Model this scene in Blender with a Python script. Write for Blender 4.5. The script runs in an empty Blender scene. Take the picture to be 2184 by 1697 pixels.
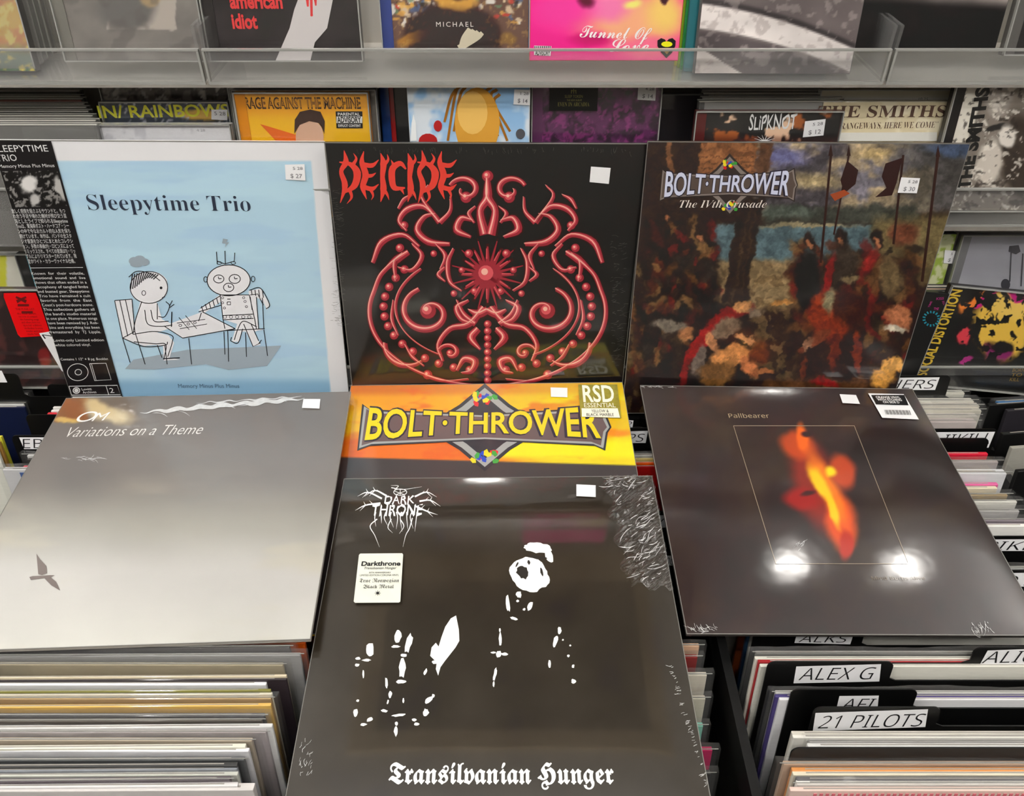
import bpy, bmesh, math, random
import numpy as np
from mathutils import Vector, Matrix, geometry
random.seed(7); RNG = np.random.RandomState(11)
S = bpy.context.scene; COL = S.collection
# ------------------------------------------------------------------ camera, exposure
FPX, CX, CY = 1720.0, 1092.0, 848.5
PITCH = math.radians(40); CAM = Vector((0, 0, 1.5))
cd_ = bpy.data.cameras.new('camera'); cam = bpy.data.objects.new('camera', cd_); COL.objects.link(cam)
cam.location = CAM; cam.rotation_euler = (math.pi/2-PITCH, 0, 0)
cd_.sensor_width = 36; cd_.lens = FPX/2184*36; cd_.clip_start = .02
S.camera = cam
S.view_settings.view_transform = 'Standard'; S.view_settings.look = 'None'
S.view_settings.gamma = 1; S.view_settings.use_curve_mapping = False
S.view_settings.exposure = -0.2
S.cycles.transparent_max_bounces = 40; S.cycles.max_bounces = 14; S.cycles.caustics_reflective = False
w = bpy.data.worlds.new('world'); S.world = w; w.use_nodes = True
w.node_tree.nodes['Background'].inputs[0].default_value = (.55, .56, .58, 1)
w.node_tree.nodes['Background'].inputs[1].default_value = .6
CEIL = 2.9
def arealight(name, loc, rot, sx, sy, watts, col=(1, 1, 1), shape='RECTANGLE'):
    l = bpy.data.lights.new(name, 'AREA'); l.shape = shape; l.size = sx
    if shape == 'RECTANGLE': l.size_y = sy
    l.energy = watts; l.color = col
    o = bpy.data.objects.new(name, l); o.location = loc; o.rotation_euler = rot; COL.objects.link(o); return o
# added unseen troughs wash the ceiling, small ceiling spots give the sparkle
ADDED_TROUGHS = [(-2.3, .4), (2.4, .4), (-2.3, 3.3), (2.4, 3.3), (0, -1.5)]
for (x, y) in ADDED_TROUGHS:
    arealight('added_trough_light', (x, y, 2.34), (math.pi, 0, 0), .22, 2.4, 34 if y > 1 else 84 if y < 0 else 52, (1, .99, .975))
SPOTS = [(1.16, 1.69), (1.61, 1.69), (-1.45, 2.1), (.72, .72), (-1.1, .5), (-1.2, -.7), (1.2, -.8), (0, -.5)]  # spots on the shopper's side are added, unseen, for the main light
for (x, y) in SPOTS:
    arealight('spot_light', (x, y, CEIL-.03), (0, 0, 0), .11, .11, (.35 if y < 1 else 1.1) if y > .6 else 14, (1, .96, .9), 'DISK')
STRIPS = [(.83, 2.39, .26), (1.63, 2.72, .34), (-.9, 3.1, .5)]
for (x, y, l_) in STRIPS:
    arealight('strip_light', (x, y, CEIL-.05), (0, 0, 0), l_, .035, 1.0, (1, .96, .9))

# ------------------------------------------------------------------ helpers
FW = Vector((0, math.cos(PITCH), -math.sin(PITCH))); UP = Vector((0, math.sin(PITCH), math.cos(PITCH)))
def c2w(r, u, f): return Vector((r, 0, 0))+UP*u+FW*f
def ray(px, py): return Vector(((px-CX)/FPX, 0, 0))-UP*((py-CY)/FPX)+FW
def at_z(px, py, z):
    d = ray(px, py); return CAM+d*((z-CAM.z)/d.z)
def lin(c):
    a = np.asarray(c, float)/255; return np.where(a <= .04045, a/12.92, ((a+.055)/1.055)**2.4)
ALB = .86
def rgb(c, sub=.012): return np.maximum(lin(c)-sub, .002)/ALB
def rgba(c, sub=.012): return tuple(np.minimum(rgb(c, sub), .92))+(1,)
_M = {}
def mat(name, col=(128, 128, 128), rough=.5, metal=0, coat=0, coat_rough=.06, cior=1.5, attr=False, bump=0, bscale=40, detail=4, vary=.06, ior=1.45, spec=.5, stretch=None):
    key = (name, tuple(col), rough, coat, attr, bump, bscale, coat_rough)
    if key in _M: return _M[key]
    m = bpy.data.materials.new(name); m.use_nodes = True; nt = m.node_tree; N = nt.nodes; L = nt.links
    b = N['Principled BSDF']; b.inputs['Roughness'].default_value = rough; b.inputs['Metallic'].default_value = metal
    b.inputs['IOR'].default_value = ior; b.inputs['Specular IOR Level'].default_value = spec
    b.inputs['Coat IOR'].default_value = cior; b.inputs['Coat Weight'].default_value = coat; b.inputs['Coat Roughness'].default_value = coat_rough
    tc = N.new('ShaderNodeTexCoord'); mp = N.new('ShaderNodeMapping'); L.new(tc.outputs['Object'], mp.inputs[0])
    if stretch: mp.inputs['Scale'].default_value = stretch
    nz = N.new('ShaderNodeTexNoise'); nz.inputs['Scale'].default_value = bscale; nz.inputs['Detail'].default_value = detail
    L.new(mp.outputs[0], nz.inputs['Vector'])
    mx = N.new('ShaderNodeMix'); mx.data_type = 'RGBA'; mx.blend_type = 'MULTIPLY'; mx.inputs['Factor'].default_value = 1
    rp = N.new('ShaderNodeMapRange'); rp.inputs['To Min'].default_value = 1-vary; rp.inputs['To Max'].default_value = 1+vary*.5
    L.new(nz.outputs['Fac'], rp.inputs['Value'])
    if attr:
        a = N.new('ShaderNodeVertexColor'); a.layer_name = 'print'; L.new(a.outputs['Color'], mx.inputs['A'])
    else: mx.inputs['A'].default_value = rgba(col)
    L.new(rp.outputs[0], mx.inputs['B']); L.new(mx.outputs['Result'], b.inputs['Base Color'])
    if bump:
        bp = N.new('ShaderNodeBump'); bp.inputs['Strength'].default_value = 1; bp.inputs['Distance'].default_value = bump
        L.new(nz.outputs['Fac'], bp.inputs['Height']); L.new(bp.outputs[0], b.inputs['Coat Normal' if coat else 'Normal'])
    _M[key] = m; return m
def clear(name, tint=.97, haze=.05, rough=.05, bump=0, bscale=60, stretch=None, hazecol=(215, 215, 215), refl=1.0):
    key = (name,)
    if key in _M: return _M[key]
    m = bpy.data.materials.new(name); m.use_nodes = True; nt = m.node_tree; N = nt.nodes; L = nt.links; N.clear()
    out = N.new('ShaderNodeOutputMaterial'); tr = N.new('ShaderNodeBsdfTransparent'); tr.inputs[0].default_value = (tint, tint, tint, 1)
    gl = N.new('ShaderNodeBsdfGlossy'); gl.inputs['Roughness'].default_value = rough
    df = N.new('ShaderNodeBsdfDiffuse'); df.inputs[0].default_value = rgba(hazecol)
    fr = N.new('ShaderNodeFresnel'); ge = N.new('ShaderNodeNewGeometry'); io = N.new('ShaderNodeMapRange'); io.inputs['To Min'].default_value = 1.5; io.inputs['To Max'].default_value = 1/1.5; L.new(ge.outputs['Backfacing'], io.inputs['Value']); L.new(io.outputs[0], fr.inputs['IOR'])
    nz = N.new('ShaderNodeTexNoise'); nz.inputs['Scale'].default_value = bscale; nz.inputs['Detail'].default_value = 3
    tc = N.new('ShaderNodeTexCoord'); mp = N.new('ShaderNodeMapping'); L.new(tc.outputs['Object'], mp.inputs[0]); L.new(mp.outputs[0], nz.inputs['Vector'])
    if stretch: mp.inputs['Scale'].default_value = stretch
    bp = N.new('ShaderNodeBump'); bp.inputs['Distance'].default_value = bump or .0001; bp.inputs['Strength'].default_value = 1 if bump else .2
    L.new(nz.outputs['Fac'], bp.inputs['Height']); L.new(bp.outputs[0], gl.inputs['Normal']); 
    if name == 'crinkled_film': L.new(bp.outputs[0], fr.inputs['Normal'])
    m1 = N.new('ShaderNodeMixShader'); m1.inputs[0].default_value = haze; L.new(tr.outputs[0], m1.inputs[1]); L.new(df.outputs[0], m1.inputs[2])
    mu = N.new('ShaderNodeMath'); mu.operation = 'MULTIPLY'; mu.inputs[1].default_value = refl; L.new(fr.outputs[0], mu.inputs[0])
    m2 = N.new('ShaderNodeMixShader'); L.new(mu.outputs[0], m2.inputs[0]); L.new(m1.outputs[0], m2.inputs[1]); L.new(gl.outputs[0], m2.inputs[2])
    L.new(m2.outputs[0], out.inputs[0]); _M[key] = m; return m
ACRYL = clear('clear_acrylic', .96, .085, .04)
LID = clear('clear_case_lid', 1.0, .004, .04, refl=.7)
FILM = clear('plastic_film', .99, .035, .12, bump=.0005, bscale=40, stretch=(1, 4, 1))
CRINK = clear('crinkled_film', 1, 0, .16, bump=.0015, bscale=160, refl=2.2)
CASE = clear('jewel_case_plastic', .8, .24, .06, hazecol=(190, 190, 188))
BLACK = mat('black_plastic', (26, 25, 25), .38, bscale=300, vary=.15)
STICK = mat('white_sticker_paper', (224, 224, 226), .6, vary=.02)
INK = mat('black_ink', (30, 30, 33), .5)
def link(name, verts, faces, m, parent=None, smooth=False, cols=None):
    me = bpy.data.meshes.new(name); me.from_pydata([tuple(v) for v in verts], [], faces); me.materials.append(m)
    if smooth: me.polygons.foreach_set('use_smooth', [True]*len(me.polygons))
    o = bpy.data.objects.new(name, me); COL.objects.link(o)
    if parent: o.parent = parent
    return o
def boxv(x0, x1, y0, y1, z0, z1):
    return [(x0, y0, z0), (x1, y0, z0), (x1, y1, z0), (x0, y1, z0), (x0, y0, z1), (x1, y0, z1), (x1, y1, z1), (x0, y1, z1)], \
           [(0, 3, 2, 1), (4, 5, 6, 7), (0, 1, 5, 4), (1, 2, 6, 5), (2, 3, 7, 6), (3, 0, 4, 7)]
def box(name, x0, x1, y0, y1, z0, z1, m, parent=None, bev=0):
    v, f = boxv(x0, x1, y0, y1, z0, z1); o = link(name, v, f, m, parent)
    if bev:
        bm = bmesh.new(); bm.from_mesh(o.data); bmesh.ops.bevel(bm, geom=bm.edges[:], offset=bev, segments=2, affect='EDGES', profile=.5)
        bm.to_mesh(o.data); bm.free()
    return o
def tag(o, label, cat, group=None, kind=None):
    if label: o['label'] = label
    if cat: o['category'] = cat
    if group: o['group'] = group
    if kind: o['kind'] = kind
    return o
def empty(name, M, label, cat, group=None):
    o = bpy.data.objects.new(name, None); o.empty_display_size = .02; COL.objects.link(o); o.matrix_world = M
    return tag(o, label, cat, group)
def struct(o): o['kind'] = 'structure'; return o

# fonts: unicode styles of the built-in font stack
def sty(t, s):
    base = {'serif': 0x1D400, 'serifit': 0x1D468, 'frak': 0x1D56C, 'script': 0x1D4D0, 'mono': 0x1D670, 'sans': 0x1D5A0, 'sansb': 0x1D5D4}[s]
    r = ''
    for ch in t:
        if 'A' <= ch <= 'Z': r += chr(base+ord(ch)-65)
        elif 'a' <= ch <= 'z': r += chr(base+26+ord(ch)-97)
        elif ch.isdigit() and s in ('sans', 'mono', 'sansb'): r += chr({'sans': 0x1D7E2, 'mono': 0x1D7F6, 'sansb': 0x1D7EC}[s]+int(ch))
        else: r += ch
    return r
def glyphs(body, off=0, shear=0, res=3, space=1.0):
    c = bpy.data.curves.new('text', 'FONT'); c.body = body; c.resolution_u = res; c.shear = shear; c.offset = off; c.space_character = space; c.space_word = space
    o = bpy.data.objects.new('text', c); COL.objects.link(o)
    me = bpy.data.meshes.new_from_object(o.evaluated_get(bpy.context.evaluated_depsgraph_get()))
    v = np.zeros(len(me.vertices)*3); me.vertices.foreach_get('co', v); f = [tuple(p.vertices) for p in me.polygons]
    bpy.data.objects.remove(o); bpy.data.curves.remove(c); bpy.data.meshes.remove(me)
    return v.reshape(-1, 3)[:, :2], f

# noise for the printed pictures
def vnoise(P, scale, seed=0):
    r = np.random.RandomState(seed); G = r.rand(64, 64); q = P*scale; i = np.floor(q).astype(int); f = q-i; f = f*f*(3-2*f)
    a = i % 64; b = (i+1) % 64
    return (G[a[:, 0], a[:, 1]]*(1-f[:, 0])+G[b[:, 0], a[:, 1]]*f[:, 0])*(1-f[:, 1])+(G[a[:, 0], b[:, 1]]*(1-f[:, 0])+G[b[:, 0], b[:, 1]]*f[:, 0])*f[:, 1]
def fbm(P, scale, seed=0, n=4):
    s = 0; a = .5; t = 0
    for k in range(n): s = s+a*vnoise(P, scale*2**k, seed+k); t += a; a *= .55
    return s/t
def sm(x, a, b):
    t = np.clip((x-a)/(b-a), 0, 1); return t*t*(3-2*t)
class Art:
    """colour field over one printed surface; P are positions in the units in which the print was measured"""
    def __init__(s, P, base): s.P0 = P; s.P = P.copy(); s.C = np.tile(np.asarray(base, float), (len(P), 1))
    def warp(s, amp, scale, seed=5):
        s.P = s.P0+np.stack([fbm(s.P0, scale, seed)-.5, fbm(s.P0, scale, seed+50)-.5], 1)*2*amp; return s
    def lay(s, m, c): m = np.clip(m, 0, 1)[:, None]; s.C = s.C*(1-m)+np.asarray(c, float)*m; return s
    def blob(s, x, y, rx, ry, c, ang=0, soft=.25, op=1):
        a = math.radians(ang); d = s.P-np.array([x, y]); u = d[:, 0]*math.cos(a)+d[:, 1]*math.sin(a); v = -d[:, 0]*math.sin(a)+d[:, 1]*math.cos(a)
        r = np.sqrt((u/rx)**2+(v/ry)**2); return s.lay(op*(1-sm(r, 1-soft, 1+soft)), c)
    def rect(s, x0, x1, y0, y1, c, soft=2, op=1, shear=0):
        X = s.P[:, 0]-shear*(s.P[:, 1]-y0); Y = s.P[:, 1]
        return s.lay(op*sm(X, x0-soft, x0+soft)*(1-sm(X, x1-soft, x1+soft))*sm(Y, y0-soft, y0+soft)*(1-sm(Y, y1-soft, y1+soft)), c)
    def noise(s, scale, amt, seed=3, n=4):
        k = 1+amt*(fbm(s.P, scale, seed, n)-.5)*2; s.C = s.C*k[:, None]; return s
    def speck(s, scale, th, c, seed=9, op=1, mask=None, soft=.05):
        m = sm(fbm(s.P, scale, seed, 3), th-soft, th+soft)*op
        return s.lay(m if mask is None else m*mask, c)

class Sheet:
    gain = 1.0; sub = .012
    """a rectangular printed thing: origin at the centre of its front face, x right, y up the print, z out of it"""
    def __init__(s, name, O, X, Y, W, H, T, label, cat, group=None, bulge=0, side=(205, 205, 205), side_gloss=.3, edge_name='sleeve'):
        X = X.normalized(); Y = (Y-X*Y.dot(X)).normalized(); Z = X.cross(Y)
        s.O, s.X, s.Y, s.Z, s.W, s.H, s.T, s.b = O, X, Y, Z, W, H, T, bulge
        M = Matrix((X, Y, Z)).transposed().to_4x4(); M.translation = O
        s.root = empty(name, M, label, cat, group); s.k = 0
        if name == 'record_sleeve':
            for q in ((-W/2, W/2, H/2-.0007, H/2), (-W/2, W/2, -H/2, -H/2+.0007), (-W/2, -W/2+.0006, -H/2, H/2), (W/2-.0006, W/2, -H/2, H/2)): box('film_rim', *q, -.0002, .0006, mat('film_rim_plastic', (120, 118, 114), .3, coat=.8), s.root)
        if edge_name: box(edge_name, -W/2, W/2, -H/2, H/2, -T, 0, mat('printed_card', side, .45, coat=side_gloss, vary=.08, bscale=90), s.root, bev=min(T*.3, .0007))
    @classmethod
    def from_top(cls, name, tl, tr, n, p0, H, T, label, cat, W=None, **k):
        """top edge through two sight lines on the plane (p0, normal n); H runs down the plane"""
        def hit(p): d = ray(*p); return CAM+d*((p0-CAM).dot(n)/d.dot(n))
        A, B = hit(tl), hit(tr); X = (B-A).normalized(); Y = n.cross(X).normalized(); w_ = W or (B-A).length
        mid = (A+B)/2
        return cls(name, mid-Y*H/2, X, Y, w_, H, T, label, cat, **k)
    def uv(s, px, py, l=0):
        d = ray(px, py); p = CAM+d*((s.O-CAM).dot(s.Z)/d.dot(s.Z))-s.O; return (p.dot(s.X), p.dot(s.Y))
    def h(s, u, v): return s.b*max(0, (1-abs(2*u/s.W)**7))*max(0, (1-abs(2*v/s.H)**7)) if s.b else 0
    def grid(s, name, n, fn, m, inset=0.0, zoff=.0003, quad=None, disp=None, parent=None, cut=None):
        """coloured print; fn(Art positions in photo units)"""
        if quad is None:
            W, H = s.W/2-inset, s.H/2-inset; nx = n; ny = max(2, int(n*H/W))
            U, V = np.meshgrid(np.linspace(-W, W, nx), np.linspace(-H, H, ny))
        else:
            q = [np.array(s.uv(*p)) for p in quad]; e = np.linalg.norm(q[1]-q[0]); g = np.linalg.norm(q[3]-q[0]); nx = n; ny = max(2, int(n*g/max(e, 1e-6)))
            a, b = np.meshgrid(np.linspace(0, 1, nx), np.linspace(1, 0, ny)); a = a[..., None]; b = b[..., None]
            Q = (q[0]*(1-a)+q[1]*a)*(1-b)+(q[3]*(1-a)+q[2]*a)*b; U, V = Q[..., 0], Q[..., 1]
        u = U.ravel(); v = V.ravel()
        z = s.b*np.clip(1-np.abs(2*u/s.W)**7, 0, 1)*np.clip(1-np.abs(2*v/s.H)**7, 0, 1)+zoff
        O, X, Y = map(np.array, (s.O, s.X, s.Y)); Pw = O+u[:, None]*X+v[:, None]*Y-np.array(CAM)
        f = Pw@np.array(FW); P = np.stack([CX+FPX*Pw[:, 0]/f, CY-FPX*(Pw@np.array(UP))/f], 1)
        if disp is not None: z = z+disp(P)
        idx = np.arange(nx*ny).reshape(ny, nx); F = np.stack([idx[:-1, :-1], idx[:-1, 1:], idx[1:, 1:], idx[1:, :-1]], -1).reshape(-1, 4)
        if cut is not None: kp = cut(P); F = F[kp[F].min(1)]
        me = bpy.data.meshes.new(name); me.vertices.add(nx*ny); me.vertices.foreach_set('co', np.stack([u, v, z], 1).ravel())
        me.loops.add(F.size); me.loops.foreach_set('vertex_index', F.ravel()); me.polygons.add(len(F))
        me.polygons.foreach_set('loop_start', np.arange(len(F))*4); me.polygons.foreach_set('loop_total', np.full(len(F), 4)); me.update(calc_edges=True)
        me.polygons.foreach_set('use_smooth', np.ones(len(F), bool))
        if fn is not None:
            A = fn(P); C = np.maximum(lin(np.clip(A.C, 0, 255))-s.sub, .003)/ALB*s.gain; C = C/np.maximum(1, C.max(1, keepdims=True)/.9)
            ca = me.color_attributes.new('print', 'FLOAT_COLOR', 'POINT'); ca.data.foreach_set('color', np.c_[C, np.ones(len(C))].ravel())
        me.materials.append(m); me.validate(); o = bpy.data.objects.new(name, me); COL.objects.link(o); o.parent = parent or s.root; return o
    def flat(s, name, polys, m, parent=None, lift=None, thick=0):
        """polys: outlines in photo units -> thin print lying on the sheet"""
        s.k += 1; z0 = (.0006+.00004*s.k) if lift is None else lift
        V = []; F = []
        for ip, p in enumerate(polys):
            q = [s.uv(*a) for a in p]; b0 = len(V); V += [(a, b, z0+s.h(a, b)+3e-6*(ip % 12)) for a, b in q]
            t = geometry.tessellate_polygon([[Vector((a, b, 0)) for a, b in q]]); F += [tuple(b0+i for i in f) for f in t]
        F2 = []
        for f in F:
            a, b, c = (V[i] for i in f[:3]); cr = (b[0]-a[0])*(c[1]-a[1])-(b[1]-a[1])*(c[0]-a[0]); F2.append(f if cr > 0 else f[::-1])
        return link(name, V, F2, m, parent or s.root)
    def quad(s, name, q, m, parent=None, lift=None): return s.flat(name, [q], m, parent, lift)
    def text(s, name, body, a, b, top, m, parent=None, off=0, shear=0, res=3, warp=None, space=1.0, lift=None):
        """body set between baseline points a and b (photo units), capitals reaching the height of top"""
        g, f = glyphs(body, off, shear, res, space); s.k += 1; z0 = (.0006+.00004*s.k) if lift is None else lift
        if not len(g): return
        A = np.array(s.uv(*a)); B = np.array(s.uv(*b)); T_ = np.array(s.uv(*top)); d = B-A; L_ = np.linalg.norm(d); d /= L_; nrm = np.array([-d[1], d[0]])
        H = (T_-A)@nrm; capg = glyphs('H' if ord(body[0]) < 0x1D400 else body[0])[0][:, 1].max() if ord(body[0]) < 0x3000 else .72
        x = (g[:, 0]-g[:, 0].min())/(g[:, 0].max()-g[:, 0].min()); y = g[:, 1]/capg
        if warp: y = warp(x, y)
        Q = A+np.outer(x*L_, d)+np.outer(y*H, nrm); V = [(p[0], p[1], z0+s.h(p[0], p[1])) for p in Q]
        return link(name, V, f, m, parent or s.root)
def ribbon(pts, w0, w1=None, smooth=True, n=8):
    """outline polygon pieces of a stroke of changing width"""
    if smooth and len(pts) > 2:
        P = [np.array(p, float) for p in pts]; Q = []
        P = [2*P[0]-P[1]]+P+[2*P[-1]-P[-2]]
        for i in range(1, len(P)-2):
            for k in range(n):
                t = k/n; a, b, c, d = P[i-1:i+3]; Q.append(.5*((2*b)+(c-a)*t+(2*a-5*b+4*c-d)*t*t+(3*b-a-3*c+d)*t**3))
        Q.append(P[-2])
    else: Q = [np.array(p, float) for p in pts]
    m = len(Q)-1
    if isinstance(w0, (list, tuple)): W = np.interp(np.linspace(0, 1, m+1), np.linspace(0, 1, len(w0)), w0)
    else: W = np.linspace(w0, w0 if w1 is None else w1, m+1)
    L_, R_ = [], []
    for i in range(m+1):
        d = Q[min(i+1, m)]-Q[max(i-1, 0)]; d = d/(np.linalg.norm(d)+1e-9); nn = np.array([-d[1], d[0]])*W[i]/2
        L_.append(tuple(Q[i]+nn)); R_.append(tuple(Q[i]-nn))
    return [[L_[i], L_[i+1], R_[i+1], R_[i]] for i in range(m)]
def dense(P, n=12): return [(a[0]+(b[0]-a[0])*k/n, a[1]+(b[1]-a[1])*k/n) for a, b in zip(P, P[1:]) for k in range(n)]+[P[-1]]
def disc(x, y, rx, ry=None, n=14, ang=0):
    ry = rx if ry is None else ry; c, s_ = math.cos(ang), math.sin(ang)
    return [(x+rx*math.cos(t)*c-ry*math.sin(t)*s_, y+rx*math.cos(t)*s_+ry*math.sin(t)*c) for t in [2*math.pi*i/n for i in range(n)]]
def ragged(x, y, rx, ry, n=24, amt=.2, seed=1, ang=0):
    r = random.Random(seed); c, s_ = math.cos(ang), math.sin(ang); out = []
    for i in range(n):
        t = 2*math.pi*i/n; k = 1+amt*(r.random()*2-1); a, b = rx*k*math.cos(t), ry*k*math.sin(t); out.append((x+a*c-b*s_, y+a*s_+b*c))
    return out
def ring(x, y, rx, ry, w_, n=32): return ribbon([(x+rx*math.cos(2*math.pi*i/n), y+ry*math.sin(2*math.pi*i/n)) for i in range(n+1)], w_, smooth=False)
def spiral(x, y, r0, r1, a0, a1, n=22, sy=.85):
    return [(x+(r0+(r1-r0)*i/n)*math.cos(math.radians(a0+(a1-a0)*i/n)), y+sy*(r0+(r1-r0)*i/n)*math.sin(math.radians(a0+(a1-a0)*i/n))) for i in range(n+1)]
_s = [0]
def ink(c, rough=.5, coat=0): return mat('print_ink', c, rough, coat=coat, vary=.03)
def wrapped(c): return mat('ink_under_film', c, .5, coat=1, coat_rough=.09, cior=1.75, vary=.03)
def sticker(sh, q, lines=(), lettering=True):
    o = sh.quad('price_sticker', q, STICK, lift=.0016)
    tl, tr, br, bl = [np.array(p, float) for p in q]
    def P(a, b): t = tl+(tr-tl)*a; k = bl+(br-bl)*a; r = t+(k-t)*b; return tuple(r)
    for (t, a0, a1, b0, b1) in lines:
        sh.text('price_lettering', t, P(a0, b1), P(a1, b1), P(a0, b0), ink((120, 120, 125)), parent=o, lift=.0018, res=2, off=.01)
    return o
PR = lambda a, b: ((a, .4, .9, .16, .34), (b, .25, .85, .6, .86))

GLOSS = mat('film_wrapped_print', attr=True, rough=.5, coat=1, coat_rough=.1, cior=1.75, bump=.0006, bscale=9, vary=.05, ior=1.5)
MIRROR = mat('taut_film_print', attr=True, rough=.5, coat=1, coat_rough=.05, cior=1.85, bump=.0007, bscale=5, detail=0, vary=.03)
GLOSS2 = mat('glossy_wrinkled_print', attr=True, rough=.4, coat=1, coat_rough=.11, bump=.0009, bscale=14, vary=.05, ior=1.5, stretch=(1, 3, 1))
MATTE = mat('matte_print', attr=True, rough=.45, coat=.35, coat_rough=.2, bump=.0002, bscale=20, vary=.04)

# ------------------------------------------------------------------ the room
def wallbox(name, x0, x1, y0, y1, z0, z1, c, r=.8): return struct(box(name, x0, x1, y0, y1, z0, z1, mat(name+'_paint', c, r, vary=.1, bscale=3)))
wallbox('floor', -4.2, 4.2, -3.4, 5.4, -.05, 0, (86, 80, 74), .5)
wallbox('ceiling', -4.2, 4.2, -3.4, 5.4, CEIL, CEIL+.1, (232, 230, 226))
wallbox('wall_back', -4.2, 4.2, 5.3, 5.4, 0, CEIL, (150, 146, 140))
wallbox('wall_front', -4.2, 4.2, -3.4, -3.3, 0, CEIL, (120, 114, 106))
wallbox('wall_left', -4.2, -4.1, -3.3, 5.3, 0, CEIL, (168, 164, 158))
wallbox('wall_right', 4.1, 4.2, -3.3, 5.3, 0, CEIL, (168, 164, 158))
metal = mat('white_lamp_metal', (205, 205, 205), .4, vary=.03)
def emis(name, c, st):
    m = bpy.data.materials.new(name); m.use_nodes = True; b = m.node_tree.nodes['Principled BSDF']
    b.inputs['Emission Color'].default_value = (*c, 1); b.inputs['Emission Strength'].default_value = st; b.inputs['Base Color'].default_value = (.8, .8, .8, 1); return m
GLOW = emis('lamp_diffuser', (1, .96, .9), 6)
for i, (x, y) in enumerate(ADDED_TROUGHS):  # housings of the added lamps that brighten the ceiling
    r = empty('added_trough_lamp', Matrix.Translation((x, y, 2.24)), 'long white trough lamp added to light the ceiling, '+['left and near', 'right and near', 'left and far', 'right and far', 'behind the shopper'][i], 'lamp', 'added trough lamps for ceiling light')
    v = []; f = []
    for (a, b) in ((-1.22, 0), (1.22, 0)):
        v += [(-.14, a, .09), (-.12, a, 0), (.12, a, 0), (.14, a, .09)]
    f = [(0, 1, 5, 4), (1, 2, 6, 5), (2, 3, 7, 6), (0, 3, 2, 1), (4, 5, 6, 7)]
    link('trough', v, f, metal, r)
    for a in (-.9, .9): box('hanger', -.004, .004, a-.004, a+.004, 0, CEIL-2.24, metal, r)
for i, (x, y) in enumerate(SPOTS):
    r = empty('ceiling_spotlight', Matrix.Translation((x, y, CEIL)), 'round white spotlight let into the ceiling, '+['above the right bins', 'second above the right bins', 'far left over the rack', 'near the green panel', 'added fill left of the bins', 'added fill behind the shopper on the left', 'added fill behind the shopper on the right', 'added fill straight behind the shopper'][i], 'lamp', 'round ceiling spotlights')
    V = []; n = 24
    for (rr, z) in ((.1, 0), (.1, -.02), (.07, -.025), (.07, 0)): V += [(rr*math.cos(2*math.pi*k/n), rr*math.sin(2*math.pi*k/n), z) for k in range(n)]
    link('lamp_ring', V, [(j*n+k, j*n+(k+1) % n, (j+1)*n+(k+1) % n, (j+1)*n+k) for j in range(3) for k in range(n)], metal, r)
    link('diffuser', [(.068*math.cos(2*math.pi*k/n), .068*math.sin(2*math.pi*k/n), -.012) for k in range(n)], [tuple(range(n))[::-1]], GLOW, r)
for i, (x, y, l_) in enumerate(STRIPS):
    r = empty('ceiling_strip_lamp', Matrix.Translation((x, y, CEIL)), ['short', 'middling', 'longest'][i]+' white strip lamp on the ceiling behind the rack', 'lamp', 'strip lamps on the ceiling')
    box('housing', -l_/2-.02, l_/2+.02, -.03, .03, -.04, 0, metal, r)
# framed dark green panel on the ceiling, seen mirrored in the glossy sleeves
gp = empty('ceiling_panel', Matrix.Translation((.03, 1.33, CEIL)), 'dark green ceiling panel in a wide tan frame above the bins', 'panel')
tan = mat('tan_wood_frame', (225, 200, 158), .6, bscale=12, vary=.15); grn = mat('dark_green_panel', (52, 60, 44), .7, bscale=6, vary=.3)
box('panel_board', -.5, .5, -.3, .3, -.02, 0, grn, gp)
for q in ((-.6, .6, .3, .4), (-.6, .6, -.4, -.3), (-.6, -.5, -.3, .3), (.5, .6, -.3, .3)): box('frame_rail', *q, -.05, 0, tan, gp)
for k in range(9): box('frame_block', -.5+k*.12, -.42+k*.12, .235, .3, -.035, -.02, mat('tan_block', (140, 122, 96), .6), gp)

# ------------------------------------------------------------------ the compact disc rack
LEAN = math.radians(80)
RUP = Vector((0, math.cos(LEAN), math.sin(LEAN)))          # up along a leaning case
RN = Vector((0, -math.sin(LEAN), math.cos(LEAN)))          # out of it towards the shopper
RK = empty('disc_rack', Matrix.Translation((0, .87, 0)), 'grey freestanding rack carrying the three clear tiers of disc trays', 'rack')
gmet = mat('grey_rack_metal', (188, 184, 176), .45, vary=.08, bscale=8)
box('back_panel', -1.3, 1.3, .03, .045, .0, 1.46, gmet, RK)
box('base_cabinet', -1.3, 1.3, -.12, .03, 0, .885, BLACK, RK)
for z in (1.086, 1.238): box('shelf_rail', -1.3, 1.3, -.09, .03, z-.006, z, gmet, RK)
edgem = mat('lit_acrylic_edge', (150, 150, 146), .25, coat=.6, vary=.1)  # pale grey stands in for light caught along clear plastic edges
def tray(x0, x1, yl, zl, zt, depth, label):
    r = empty('acrylic_tray', Matrix.Translation(((x0+x1)/2, yl, zl)), label, 'display tray', 'clear disc trays on the rack'); W = (x1-x0)/2-.0015
    box('front_lip', -W, W, -.003, 0, 0, zt-zl, ACRYL, r); box('tray_floor', -W, W, 0, depth, 0, .003, ACRYL, r)
    box('tray_end', -W, -W+.003, 0, depth, .003, zt-zl+.02, ACRYL, r); box('tray_end', W-.003, W, 0, depth, .003, zt-zl+.02, ACRYL, r)
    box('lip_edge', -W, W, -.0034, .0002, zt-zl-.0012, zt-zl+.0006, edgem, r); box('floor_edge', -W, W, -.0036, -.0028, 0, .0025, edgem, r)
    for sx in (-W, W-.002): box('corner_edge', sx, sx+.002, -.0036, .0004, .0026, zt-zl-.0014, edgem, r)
    return r
XT = [-.93, -.283, .346, .98]
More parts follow.
